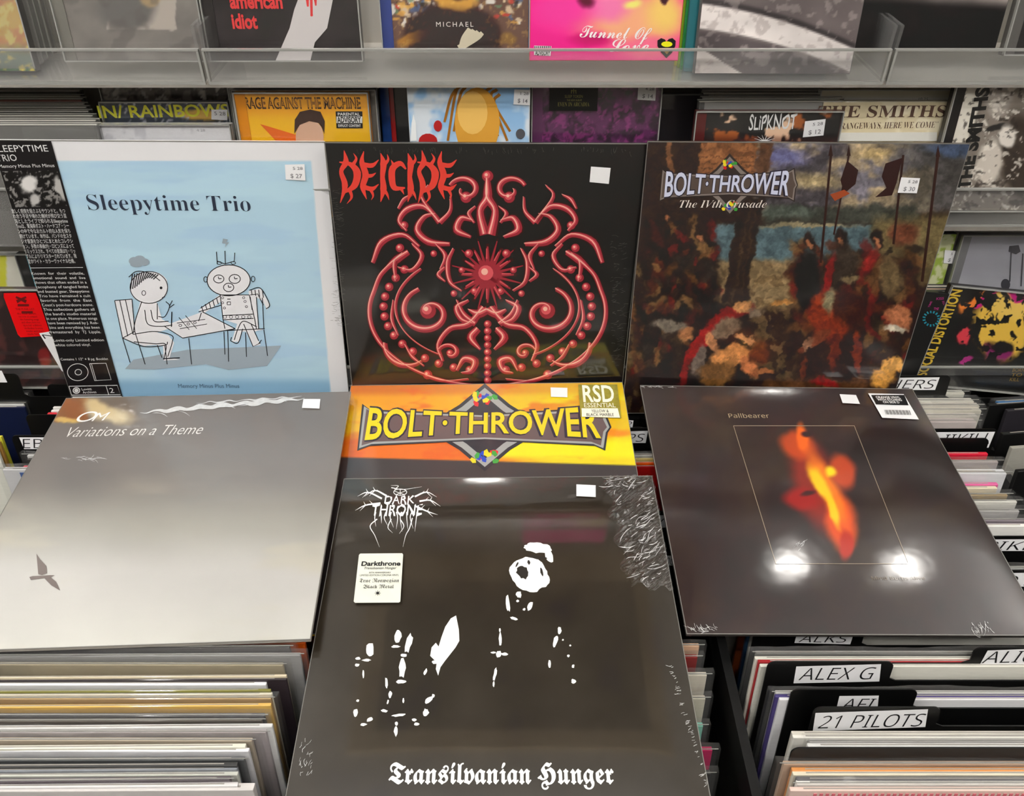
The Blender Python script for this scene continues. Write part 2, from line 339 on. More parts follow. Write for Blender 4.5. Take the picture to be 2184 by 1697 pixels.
pos3 = ['leftmost of its three', 'middle one of its three', 'rightmost of its three']
for k in range(3):
    tray(XT[k], XT[k+1], .765, 1.241, 1.272, .1, 'clear acrylic tray on the top tier, '+pos3[k])
    tray(XT[k], XT[k+1], .768, 1.093, 1.135, .095, 'clear acrylic tray on the middle tier, '+pos3[k])
    tray(XT[k], XT[k+1], .745, .895, .924, .12, 'clear acrylic tray on the bottom tier, '+pos3[k])

def case(name, px0, px1, py, y, label, art=None, top=True, H=.125, T=.0095, n=90, kind='jewel', side=(60, 60, 60), cat='compact disc', group=None, W=None, plane_z=None, hinge=True, lid=True, roll=0, anchor='l'):
    """one disc case whose front plane passes through depth y at the height of sight line py"""
    d = ray((px0+px1)/2, py); p = CAM+d*(y/d.y); X = Vector((1, 0, 0))
    a = CAM+ray(px0, py)*(y/ray(px0, py).y); b = CAM+ray(px1, py)*(y/ray(px1, py).y); w_ = W or (b-a).length
    O = (a+b)/2+(RUP*(-H/2) if top else RUP*(H/2))
    RR = RUP
    if roll:
        c_, s_ = math.cos(math.radians(roll)), math.sin(math.radians(roll)); X, RR = X*c_-RUP*s_, RUP*c_+X*s_; O = (a+X*w_/2 if anchor == 'l' else b-X*w_/2)-RR*H/2
    sh = Sheet(name, O, X, RR, w_, H, T if kind != 'jewel' else T*.8, label, cat, group, side=side, edge_name='case_body' if kind == 'jewel' else 'sleeve', side_gloss=.5)
    sh.gain = 1.25 if kind == 'jewel' else 1.1
    if art: sh.grid('cover_print', n, art, GLOSS if kind == 'jewel' else MATTE, inset=.0008 if kind != 'jewel' else .0015)
    if kind == 'jewel':
        if hinge: box('hinge_strip', -w_/2+.0005, -w_/2+.011, -H/2+.001, H/2-.001, .0004, .0012, mat('hinge_plastic', side, .3, coat=.8), sh.root)
        if lid:
            box('clear_lid', -w_/2, w_/2, -H/2, H/2, .0022, .0034, LID, sh.root)
            for q in ((-w_/2, w_/2, H/2-.0012, H/2), (-w_/2, w_/2, -H/2, -H/2+.0012), (w_/2-.001, w_/2, -H/2, H/2), (-w_/2, -w_/2+.001, -H/2, H/2)):
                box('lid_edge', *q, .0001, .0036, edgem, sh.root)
    return sh
def solid(c): return lambda P: Art(P, c)
GRP = {}
rimm = mat('case_rim_plastic', (205, 203, 196), .3, coat=.5, vary=.5, bscale=25, stretch=(1, 30, 30))
def stack(name_in, px0, px1, ztop, y0, n, cols, where, group, step=.0112, jx=.002, lean=True, H=.125):
    """cases standing behind one another; their top edges show"""
    y = y0
    for i in range(n):
        c = cols[i % len(cols)]
        a = CAM+ray(px0, 250)*(y/ray(px0, 250).y); b = CAM+ray(px1, 250)*(y/ray(px1, 250).y)
        off = random.uniform(-jx, jx); xm = (a.x+b.x)/2+off; zz = ztop+random.uniform(-.001, .001)
        O = Vector((xm, y, zz))-RUP*(H/2)
        M = Matrix((Vector((1, 0, 0)), RUP, RN)).transposed().to_4x4(); M.translation = O
        nth = ['front', 'second', 'third', 'fourth', 'fifth', 'sixth', 'seventh', 'eighth', 'ninth', 'tenth', 'eleventh', 'twelfth', 'thirteenth'][i]
        r = empty('disc_case', M, f'clear disc case {where}, {nth} one counted from the front', 'compact disc', group); w_ = .071
        box('case_shell', -w_, w_, -H/2, H/2, -.0098, 0, CASE, r)
        box('booklet', -w_+.006, w_-.003, -H/2+.002, H/2-.0015, -.0030, -.0012, mat('booklet_paper', c, .5), r)
        box('tray_card', -w_+.003, w_-.002, -H/2+.002, H/2-.0025, -.0092, -.0068, mat('case_tray', (58, 57, 56), .4), r)
        for zz2 in (-.0006, -.0096): box('case_rim', -w_, w_, H/2-.0006, H/2+.0003, zz2-.0011, zz2+.0011, rimm, r)
        y += step
    return

# --- top tier
def a_sky(P):
    A = Art(P, (205, 165, 40)).warp(10, .04); A.lay(sm(fbm(P, .03, 4), .4, .65), (196, 120, 30)); A.lay(sm(P[:, 1], 85, 125), (80, 110, 80)); A.speck(.05, .6, (222, 200, 90)); return A
sh = case('disc_sleeve', -40, 70, 153, .785, 'yellow and orange card sleeve at the far end of the top tier', a_sky, top=False, kind='card', W=.139, cat='compact disc')
sh.root.location.x = at_z(70, 153, 1.25).x-.0745
for i, (p, c) in enumerate([(86, (214, 214, 210)), (97, (90, 90, 88)), (108, (60, 70, 60)), (120, (45, 80, 45)), (133, (150, 148, 140)), (143, (110, 108, 104))]):
    y = .796+i*.011; a = CAM+ray(p, 140)*(y/ray(p, 140).y)
    M = Matrix((Vector((1, 0, 0)), RUP, RN)).transposed().to_4x4(); M.translation = Vector((a.x-.071, y, 1.3095))
    nth = ['white spine showing', 'grey spine just behind the white one', 'dark spine', 'green spine', 'pale grey spine', 'grey spine, hindmost'][i]
    r = empty('disc_case', M, f'clear disc case behind the yellow sleeve, {nth}', 'compact disc', 'cases behind the yellow sleeve')
    box('case_shell', -.071, .071, -.0625, .0625, -.0098, 0, CASE, r); box('booklet', -.065, .0695, -.061, .061, -.0055, -.0012, mat('booklet_paper', c, .5), r)
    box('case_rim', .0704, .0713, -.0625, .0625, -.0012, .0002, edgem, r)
def a_grey(P):
    A = Art(P, (112, 108, 104)).warp(5, .03); A.noise(.02, .12); A.rect(228, 375, -200, 63, (158, 150, 142), 1); A.blob(270, 20, 60, 45, (96, 94, 92)); A.blob(318, -5, 22, 20, (150, 130, 100)); A.speck(.02, .62, (88, 84, 82), op=.5); return A
case('disc_case', 142, 446, 131, .79, 'jewel case with dull grey cover and lighter inset, on the top tier', a_grey, top=False, side=(120, 118, 112))
def a_black(P): return Art(P, (38, 34, 36)).noise(.03, .3)
sh = case('disc_case', 450, 776, 131, .79, 'black jewel case with red lettering and a slanting white shape', a_black, top=False, side=(50, 48, 48), n=60)
wi = wrapped((205, 200, 200))
sh.flat('shape_print', [[(588, 129), (662, 130), (672, 90), (698, 60), (712, -10), (640, -12), (628, 20), (618, 60)]], wi)
redi = wrapped((215, 60, 62))
sh.flat('drip_print', ribbon([(655, -14), (657, 14)], 9, 4)+ribbon([(664, -10), (665, 33)], 6, 5)+ribbon([(672, -12), (674, 12)], 9, 3)+[disc(665, 32, 3)], redi)
sh.text('title_lettering', 'american', (492, 17), (604, 17), (492, -14), redi, off=.035)
sh.text('title_lettering', 'idiot', (497, 60), (551, 60), (497, 30), redi, off=.035)
def a_mich(P):
    A = Art(P, (96, 70, 60)).warp(8, .05)
    for k in range(150):
        r = random.Random(k); A.blob(r.uniform(835, 1115), r.uniform(-40, 60), r.uniform(3, 10), r.uniform(3, 10), r.choice([(190, 60, 50), (70, 90, 130), (210, 190, 160), (40, 30, 30), (200, 150, 70), (90, 120, 90), (225, 225, 220)]), op=.8)
    A.blob(965, 85, 105, 70, (44, 22, 20), soft=.12); A.blob(975, 5, 42, 28, (190, 140, 60), soft=.2); A.blob(975, -6, 28, 16, (60, 35, 22))
    A.blob(880, 90, 34, 14, (150, 105, 45), ang=-20); A.blob(1085, 90, 20, 14, (120, 90, 50)); A.speck(.12, .66, (215, 175, 90), op=.25); A.P = A.P0; A.blob(965, 85, 84, 56, (40, 20, 18), soft=.3, op=.8); return A
sh = case('disc_case', 833, 1114, 118, .79, 'jewel case with crowded collage around a dark jacket, on the top tier', a_mich, top=False, side=(56, 70, 130), n=120, W=.138)
sh.root.location.z += .003
crm = wrapped((205, 196, 172))
for k in range(4): sh.flat('hand_print', ribbon([(985-k*2, 110), (990+k*9, 88), (1002+k*9, 68+k*3)], 14, 9), crm)
sh.text('title_lettering', 'MICHAEL', (931, 64), (1010, 64), (931, 54), wrapped((225, 220, 215)), space=1.4)
def a_pink(P):
    A = Art(P, (214, 40, 128)).warp(12, .015); A.blob(1340, 40, 110, 50, (240, 170, 130), soft=.6); A.blob(1290, 10, 50, 30, (236, 120, 170), soft=.5); A.blob(1200, 20, 60, 40, (230, 60, 150), soft=.6)
    A.blob(1250, 5, 18, 12, (90, 20, 50), soft=.6); A.blob(1420, 30, 40, 40, (240, 200, 110), soft=.7); A.blob(1390, 105, 70, 25, (232, 110, 140), soft=.7); A.blob(1260, 85, 40, 14, (180, 16, 96), soft=.7); A.blob(1350, 8, 18, 8, (235, 225, 120), soft=.6); A.blob(1420, -2, 10, 14, (60, 20, 40)); return A
sh = case('disc_sleeve', 1128, 1447, 130, .785, 'glossy pink card sleeve with white script and a heart emblem', a_pink, top=False, kind='card', side=(200, 70, 80), n=110, W=.14)
wsc = ink((232, 225, 225))
sh.text('title_lettering', sty('Tunnel Of', 'script'), (1236, 79), (1388, 84), (1236, 50), wsc, res=4)
sh.text('title_lettering', sty('Love', 'script'), (1299, 110), (1383, 108), (1299, 80), wsc, res=4)
ht = [(1421, 124), (1410, 112), (1402, 98), (1402, 86), (1410, 81), (1418, 84), (1421, 89), (1426, 83), (1434, 81), (1441, 87), (1440, 98), (1433, 112)]
sh.flat('heart_logo', [ht], ink((30, 20, 25))); sh.flat('emblem_logo', [disc(1422, 94, 12, 6)], ink((215, 215, 20))); sh.flat('emblem_logo', [[(1412, 104), (1432, 103), (1422, 116)]], ink((140, 110, 60)))
ad = sh.quad('advisory_label', [(1139, 97), (1176, 98), (1174, 119), (1139, 117)], ink((215, 215, 215)))
sh.text('advisory_lettering', 'ADVISORY', (1141, 117), (1173, 118), (1141, 107), ink((25, 25, 25)), off=.03, parent=ad); sh.flat('advisory_bar', [[(1140+4*i, 98), (1142+4*i, 98), (1142+4*i, 105), (1140+4*i, 105)] for i in range(9)], ink((25, 25, 25)), parent=ad)
for i, (c, nm) in enumerate([((60, 130, 140), 'teal'), ((50, 150, 80), 'green'), ((150, 190, 50), 'lime'), ((205, 205, 30), 'yellow green')]):
    s2 = case('disc_sleeve', 1470+i*3.5, 1800, 153-i*4, .800+.006*i, f'slim {nm} card sleeve showing its edge beside the concrete-arc cover', solid(c), top=False, kind='card', T=.004, W=.139, n=3, side=c, group='slim coloured sleeves')
    s2.root.location.x = at_z(1483-i*4.5, 140, 1.262).x+.0695
def a_arc(P):
    A = Art(P, (96, 88, 88)); r = np.hypot(P[:, 0]-1440, (P[:, 1]-1500)*1.0); y = 8+(P[:, 0]-1480)*.1+((P[:, 0]-1480)/330)**2*60
    d = P[:, 1]-y; A.lay(sm(d, -4, 2)*(1-sm(d, 48, 54)), (205, 198, 195)); A.lay(sm(d, -20, -10)*(1-sm(d, -6, -1)), (58, 54, 55)); A.lay(sm(d, 54, 62)*(1-sm(d, 62, 200))*.8, (74, 68, 70))
    y2 = 92+(P[:, 0]-1480)*.62; d2 = P[:, 1]-y2; A.lay(sm(d2, 0, 3), (190, 182, 178)); A.speck(.06, .62, (150, 140, 138), op=.5); A.noise(.01, .2); return A
sh = case('disc_sleeve', 1480, 1813, 158, .775, 'grey card sleeve showing a curved pale concrete band', a_arc, top=False, kind='card', side=(90, 86, 86), n=110)
def a_dk(P):
    A = Art(P, (34, 32, 32)); A.lay(1-sm(P[:, 1], -40+(P[:, 0]-1820)*.1, 8+(P[:, 0]-1820)*.05), (150, 140, 136)); return A.noise(.02, .2)
case('disc_sleeve', 1812, 2122, 108, .80, 'large black card sleeve with pale grey upper margin, on the top tier', a_dk, top=False, kind='card', side=(60, 60, 60), n=60)
case('disc_case', 2136, 2440, 118, .80, 'black jewel case cut by the frame at the end of the top tier', lambda P: Art(P, (40, 38, 38)).noise(.03, .2), top=False, side=(96, 94, 92), n=30)

# --- middle tier
stack('', -110, 205, 1.197, .780, 9, [(70, 68, 64), (40, 38, 38), (120, 112, 100), (58, 56, 52), (150, 150, 120), (90, 86, 80), (170, 80, 60), (60, 66, 56)], 'in the row under the yellow sleeve', 'cases at the end of the middle tier')
def a_top(P): return Art(P, (112, 104, 100)).warp(8, .04).speck(.05, .55, (60, 55, 52)).speck(.08, .64, (180, 175, 170))
case('disc_case', 212, 487, 183, .836, 'dark grey disc case, hindmost beside the orange cover', a_top, side=(70, 68, 66), n=70, hinge=False)
def a_rain(P): return Art(P, (52, 58, 70)).warp(6, .04).blob(430, 245, 60, 12, (190, 150, 60)).speck(.12, .66, (160, 160, 170))
sh = case('disc_case', 212, 487, 216, .812, 'dark blue case with yellow block capitals on the middle tier', a_rain, side=(70, 76, 90), n=70, hinge=False)
ye = wrapped((214, 212, 50))
sh.text('title_lettering', 'IN/ RAINBOWS', (213, 251), (492, 247), (213, 226), ye, off=.02)
sticker(sh, [(452, 233), (486, 233), (486, 256), (452, 254)], (('5 28', .2, .9, .2, .55),))
def a_wh(P): return Art(P, (212, 212, 216)).warp(4, .04).speck(.03, .68, (180, 180, 186)).noise(.02, .05)
sh = case('disc_case', 200, 492, 264, .788, 'plain white disc case under crinkled clear film', a_wh, side=(190, 190, 188), n=60, hinge=False)
sh.grid('shrink_film', 60, None, CRINK, zoff=.0042, disp=lambda P: np.abs(fbm(P, .05, 8)-.5)*.004)
sh.text('price_lettering', '4 28', (420, 280), (438, 280), (420, 275), ink((150, 150, 155)))
for k in range(3):
    case('disc_case', 486+4*k, 798+2*k, 184+3*k, .819-.010*k, 'clear disc case right behind the orange cover, '+['hindmost of three', 'middle of three', 'front of three'][k], solid((90, 88, 84)), side=(150, 150, 146), n=3, group='cases behind the orange cover', hinge=False)
def a_rage(P):
    A = Art(P, (216, 150, 24)); A.lay(sm(P[:, 1], 232, 262)*.7, (222, 178, 30)); A.lay((1-sm(P[:, 0], 518, 522)), (196, 130, 24)); return A.noise(.01, .06)
sh = case('disc_case', 497, 785, 196, .789, 'bright orange yellow disc case with dark block capitals', a_rage, side=(205, 130, 30), n=40)
sh.text('title_outline_lettering', 'RAGE AGAINST THE MACHINE', (524, 231), (770, 231), (524, 208), wrapped((52, 34, 30)), off=.03)
sh.text('title_lettering', 'RAGE AGAINST THE MACHINE', (526, 229), (768, 229), (526, 210), wrapped((205, 140, 50)), off=-.01)
sh.flat('shape_print', [[(555, 264), (632, 287), (640, 312), (600, 312)]], wrapped((216, 100, 30)))
sh.flat('portrait_print', [ragged(661, 290, 30, 34, 26, .03, 3)], wrapped((205, 165, 140)))
sh.flat('portrait_print', [[(628, 285), (629, 255), (640, 238), (662, 233), (684, 238), (693, 258), (692, 285), (686, 270), (680, 262), (660, 258), (640, 266), (634, 275)]], wrapped((58, 38, 28)))
ad = sh.quad('advisory_label', [(716, 237), (773, 237), (774, 273), (718, 273)], wrapped((24, 22, 22)))
sh.quad('advisory_band', [(718, 248), (773, 248), (773, 262), (718, 262)], wrapped((215, 215, 215)), parent=ad)
sh.text('advisory_lettering', 'PARENTAL', (721, 246), (768, 246), (721, 240), wrapped((220, 220, 220)), parent=ad, off=.02); sh.text('advisory_lettering', 'ADVISORY', (720, 261), (771, 261), (720, 249), wrapped((24, 22, 22)), parent=ad, off=.03); sh.text('advisory_lettering', 'EXPLICIT CONTENT', (722, 270), (770, 270), (722, 265), wrapped((220, 220, 220)), parent=ad, off=.02)
for i, (p, c, nm) in enumerate([(818, (30, 70, 140), 'blue'), (842, (150, 26, 30), 'red'), (856, (22, 20, 20), 'black')]):
    s2 = case('disc_case', p-16, p+290, 176, .830-.012*i, f'{nm} disc case showing its glossy edge next to the orange cover', solid(c), side=c, n=3, hinge=False, lid=False, group='cases beside the orange cover', W=.142)
    s2.root.location.x = at_z(p-14, 240, 1.2).x+.071
def a_cloud(P):
    A = Art(P, (130, 168, 205)).warp(14, .02); A.lay(sm(fbm(P, .02, 7), .5, .7), (196, 204, 212)); A.lay(sm(P[:, 1], 255, 300)*.3, (190, 205, 220)); return A
sh = case('disc_sleeve', 866, 1131, 173, .79, 'sky blue card sleeve with a golden rounded shape on clouds', a_cloud, kind='card', n=80, side=(200, 205, 210))
gold, goldd = ink((205, 150, 60)), ink((150, 98, 34))
for i, (a, b, c, d) in enumerate([(975, 182, 955, 300), (985, 185, 968, 280), (1040, 185, 1062, 290), (1052, 190, 1082, 300), (965, 190, 948, 260), (1058, 200, 1088, 280)]):
    sh.flat('strand_print', ribbon([(a+8, b), (a-4, b+20), (c, d)], 7, 5), goldd)
sh.flat('shape_print', [disc(1018, 262, 48, 76, 24)], gold); sh.flat('shape_print', [disc(1008, 240, 32, 46, 20)], ink((222, 178, 96)))
sh.flat('shape_print', [[(876, 300), (878, 262), (882, 243), (887, 262), (889, 300)]], ink((225, 228, 230)))
sh.flat('shape_print', [disc(913, 300, 20, 16), disc(934, 268, 9, 12)], ink((170, 40, 40))); sh.flat('shape_print', [disc(1110, 285, 10, 11)], ink((80, 80, 85)))
sticker(sh, [(1097, 190), (1131, 191), (1130, 224), (1095, 222)], PR('1 28', '$ 14'))
def a_purp(P):
    A = Art(P, (82, 40, 76)).warp(10, .05); A.speck(.06, .52, (46, 22, 44), soft=.15); A.speck(.1, .6, (140, 56, 118), 21, .6, soft=.08); return A
sh = case('disc_case', 1134, 1414, 175, .80, 'mottled purple disc case with a small black sticker', a_purp, side=(90, 50, 84), n=110)
bs = sh.quad('title_sticker', [(1172, 182), (1275, 182), (1273, 235), (1171, 234)], mat('black_sticker', (24, 26, 24), .35, coat=.5), lift=.0038)
gt = ink((120, 116, 66))
sh.text('sticker_lettering', 'SLEEP TOKEN', (1204, 207), (1242, 207), (1204, 201), gt, parent=bs, lift=.004); sh.text('sticker_lettering', 'THE NEW ALBUM', (1208, 214), (1240, 214), (1208, 210), gt, parent=bs, lift=.004)
sh.text('sticker_lettering', sty('EVEN IN ARCADIA', 'serif'), (1189, 225), (1256, 225), (1189, 216), gt, parent=bs, lift=.004, off=-.01)
sh.flat('sticker_logo', ribbon([(1218, 198), (1219, 190)], 1.6)+ribbon([(1228, 198), (1227, 190)], 1.6)+ribbon([(1223, 198), (1223, 188)], 1.6)+ribbon([(1217, 192), (1229, 192)], 1.4), gt, parent=bs, lift=.004)
sticker(sh, [(1361, 180), (1399, 181), (1397, 214), (1359, 212)], PR('4 28', '$ 14'))
stack('', 1472, 1802, 1.212, .800, 6, [(180, 180, 178), (70, 66, 64), (150, 148, 146), (50, 46, 44), (196, 194, 190), (120, 116, 112)], 'behind the flame-streaked cover', 'cases behind the flame-streaked cover')
def a_slip(P):
    A = Art(P, (30, 20, 18)).warp(16, .03); A.lay(sm(fbm(P, .03, 31), .55, .66), (150, 84, 44)); A.lay(sm(fbm(P, .025, 40), .64, .7), (226, 190, 160)); A.lay(sm(P[:, 1], 282, 300)*.5, (60, 22, 16)); return A
sh = case('disc_case', 1484, 1800, 236, .79, 'black disc case with flame streaks and scratched white lettering', a_slip, side=(90, 40, 40), n=110)
wl = wrapped((226, 226, 226))
sh.text('title_lettering', 'SLiPKNOT', (1596, 277), (1696, 274), (1596, 247), wl, off=.01, warp=lambda x, y: y+.12*np.sin(x*40)*(y > .5))
sh.flat('star_print', [q for k in range(14) for q in ribbon([(1630, 301), (1630+24*math.cos(k*.45+math.pi), 301+14*math.sin(k*.45+math.pi))], 2.2, .4)], wl)
sticker(sh, [(1716, 258), (1760, 253), (1755, 288), (1711, 292)], PR('5 28', '$ 12'))
def a_cream(P): return Art(P, (196, 186, 158)).warp(6, .03).speck(.03, .6, (218, 212, 196), op=.7).noise(.02, .1)
case('disc_sleeve', 1772, 2016, 179, .836, 'cream card sleeve, hindmost of the three cream ones', a_cream, kind='card', n=50, side=(205, 198, 175), W=.132)
sh = case('disc_sleeve', 1766, 2022, 192, .822, 'white glossy card sleeve between the two cream ones', lambda P: Art(P, (220, 220, 218)).lay(1-sm(P[:, 1], 200, 214), (206, 200, 180)), kind='card', n=50, side=(220, 220, 216), W=.134)
sh.text('price_lettering', '10 25', (1958, 214), (1978, 214), (1958, 208), ink((140, 140, 130)))
sh = case('disc_sleeve', 1756, 2028, 216, .800, 'cream card sleeve with brown serif capitals', lambda P: Art(P, (202, 190, 158)).warp(6, .03).speck(.03, .55, (216, 208, 184), op=.7), kind='card', n=60, side=(205, 198, 175))
br = ink((92, 72, 62))
sh.text('title_lettering', sty('THE SMITHS', 'serif'), (1742, 250), (2015, 249), (1742, 224), br); sh.text('subtitle_lettering', sty('STRANGEWAYS, HERE WE COME”', 'serif'), (1776, 275), (1998, 272), (1776, 261), br, off=-.012)
sh.quad('price_sticker', [(1790, 282), (1997, 281), (1997, 300), (1790, 300)], ink((215, 213, 205)), lift=.0016)
def a_bw(P):
    A = Art(P, (120, 112, 104)).warp(8, .04); A.rect(2050, 2108, 150, 420, (205, 200, 188), 2, shear=-.28); A.blob(2128, 210, 30, 40, (150, 142, 134)); A.blob(2176, 330, 44, 90, (52, 44, 38)); A.blob(2110, 345, 26, 50, (190, 182, 172), ang=10); A.blob(2125, 270, 30, 6, (30, 26, 24), ang=-12); A.blob(2150, 290, 18, 26, (210, 204, 196)); A.speck(.1, .66, (220, 215, 206), op=.7); A.speck(.09, .66, (40, 34, 30), 44, op=.7); return A
sh = case('disc_case', 2040, 2330, 172, .79, 'black and white photo cover with a vertical title strip', a_bw, side=(40, 38, 38), n=120, H=.128)
sh.text('title_lettering', 'THE SMITHS', (2066, 404), (2110, 184), (2042, 400), wrapped((30, 28, 28)), off=.05)
case('disc_case', 1418, 1474, 200, .85, 'dark disc case wedged in the gap beside the purple cover', solid((60, 56, 60)), side=(150, 150, 150), n=3, W=.142, lid=False)

# --- bottom tier
case('disc_case', -190, 36, 540, .80, 'white and yellow striped disc case on the bottom tier', lambda P: Art(P, (198, 196, 184)).rect(8, 24, 500, 700, (186, 186, 60), 2), side=(200, 200, 196), n=60, W=.142).root.location.x = at_z(32, 560, 1.04).x-.071
def a_tree(P): return Art(P, (110, 176, 194)).rect(20, 50, 400, 800, (196, 204, 196), 3).speck(.12, .58, (70, 74, 70), op=.8, mask=(P[:, 0] < 52)*1.0)
case('disc_case', 36, 300, 540, .795, 'pale blue disc case with branching tree pattern', a_tree, side=(50, 50, 50), n=120, W=.142)
def a_dark(P): return Art(P, (44, 34, 34)).warp(8, .05).speck(.04, .6, (84, 50, 48), op=.7).blob(96, 760, 12, 22, (110, 30, 34))
sh = case('disc_case', -150, 190, 616, .762, 'dark jewel case with a bright red sticker', a_dark, side=(70, 60, 60), n=60, W=.142)
rs = sh.flat('hype_sticker', [[(12, 622), (80, 621), (88, 640), (112, 712), (48, 716), (42, 710), (12, 630)]], mat('red_sticker', (214, 22, 34), .4, coat=.3), lift=.004)
dk = ink((96, 14, 20))
sh.flat('sticker_logo', ribbon([(38, 630), (60, 640)], 4, 7)+ribbon([(60, 630), (40, 640)], 4, 7)+[[(42, 645), (66, 645), (66, 650), (42, 650)], [(50, 660), (74, 660), (74, 665), (50, 665)]], dk, parent=rs, lift=.0042)
for i in range(9): sh.text('sticker_lettering', ['THE PLOT I LOST', 'the new album', 'out now on compact', 'disc featuring songs', 'and others here too', 'special edition', 'includes bonus', 'tracks and more', 'made for stores'][i] if i else 'THE PUNK LIST', (38+i*3.2, 658+i*6.2+(3 if i else 0)), (78+i*3, 658+i*6.2+(3 if i else 0)), (38+i*3.2, 654+i*6.2+(3 if i else 0)), dk, parent=rs, lift=.0042, res=1)
def a_green(P): return Art(P, (186, 190, 150)).warp(8, .05).speck(.05, .5, (140, 160, 70)).blob(2020, 580, 16, 50, (110, 62, 40)).blob(2028, 540, 10, 12, (120, 92, 70))
sh = case('disc_sleeve', 1900, 2050, 498, .805, 'green leafy card sleeve with a price sticker on the bottom tier', a_green, kind='card', n=90, W=.132)
sh.root.location.x = at_z(2050, 540, 1.05).x-.066
bpy.context.view_layer.update(); sh.O = sh.root.matrix_world.translation.copy()
sticker(sh, [(2014, 532), (2046, 534), (2044, 562), (2011, 560)], PR('5 28', '$ 15'))
def a_mic(P): return Art(P, (132, 132, 140)).lay(sm(P[:, 1], 560, 610)*.5, (170, 170, 176)).noise(.01, .08)
sh = case('disc_case', 2052, 2340, 500, .80, 'silver grey disc case with drawn microphones', a_mic, side=(110, 110, 112), n=50)
mi = wrapped((66, 66, 72))
sh.flat('shape_print', ribbon([(2156, 535), (2153, 600)], 3)+ribbon([(2181, 540), (2177, 610)], 3)+[[(2152, 524), (2172, 522), (2176, 536), (2166, 542), (2150, 536)], disc(2144, 606, 10, 12)], mi)
for k in range(3):
    case('disc_sleeve', 1985, 2030, 607+6*k, .79-.01*k, 'thin pale card sleeve behind the black cover, '+['hindmost', 'middle', 'front'][k]+' of three', solid([(205, 196, 184), (186, 160, 140), (196, 190, 180)][k]), kind='card', T=.003, n=3, W=.132, group='thin sleeves on the bottom tier').root.location.x = at_z(2028, 620, 1.0).x-.066
def a_jet(P): return Art(P, (24, 23, 24)).noise(.03, .3)
sh = case('disc_case', 1750, 2026, 627, .752, 'plain black disc case with ring of blue letters', a_jet, n=30, side=(30, 30, 30), W=.142, hinge=False, lid=False, roll=6, anchor='r')
bl = wrapped((40, 130, 150)); pk = wrapped((150, 50, 110))
sh.flat('ring_logo', [q for k in range(15) for q in ribbon([(1986+13*math.cos(k*.42), 679+12*math.sin(k*.42)), (1986+19*math.cos(k*.42), 679+17*math.sin(k*.42))], 3)], bl)
for (t, a, b, tp) in [('KISS', (1996, 639), (2012, 638), (1996, 634)), ('TIME', (1982, 655), (1988, 642), (1978, 655)), ('THE', (1990, 660), (2001, 660), (1990, 655)), ('ALL', (2008, 642), (2012, 650), (2013, 640))]: sh.text('small_lettering', t, a, b, tp, pk, off=.02)
def a_tig(P):
    A = Art(P, (30, 24, 24)).warp(16, .03)
    A.blob(2140, 690, 62, 78, (206, 168, 70), soft=.2); A.blob(2160, 640, 46, 40, (214, 180, 90), soft=.3); A.blob(2080, 640, 34, 12, (214, 120, 50), ang=-25); A.blob(2130, 750, 30, 22, (120, 40, 90)); A.blob(2100, 640, 30, 7, (176, 34, 110), ang=-30); A.blob(2175, 625, 26, 16, (170, 30, 110)); A.blob(2060, 715, 12, 24, (190, 60, 70)); A.blob(2060, 772, 16, 10, (150, 40, 110))
    A.blob(2138, 735, 26, 16, (26, 20, 22)); A.speck(.07, .56, (28, 22, 24), 60, soft=.03); return A
sh = case('disc_case', 2029, 2312, 607, .762, 'black disc case with orange and magenta blotches and yellow capitals', a_tig, n=200, side=(28, 26, 26), hinge=False, roll=6)
sh.text('title_lettering', 'SOCIAL DISTORTION', (1974, 802), (2052, 618), (1955, 796), wrapped((210, 176, 60)), off=.03)
for i, t in enumerate(('BORN', 'TO', 'KILL')): sh.text('small_lettering', t, (2158-i*3, 792+i*10), (2184-i*6, 792+i*10), (2158-i*3, 785+i*10), wrapped((150, 120, 50)))

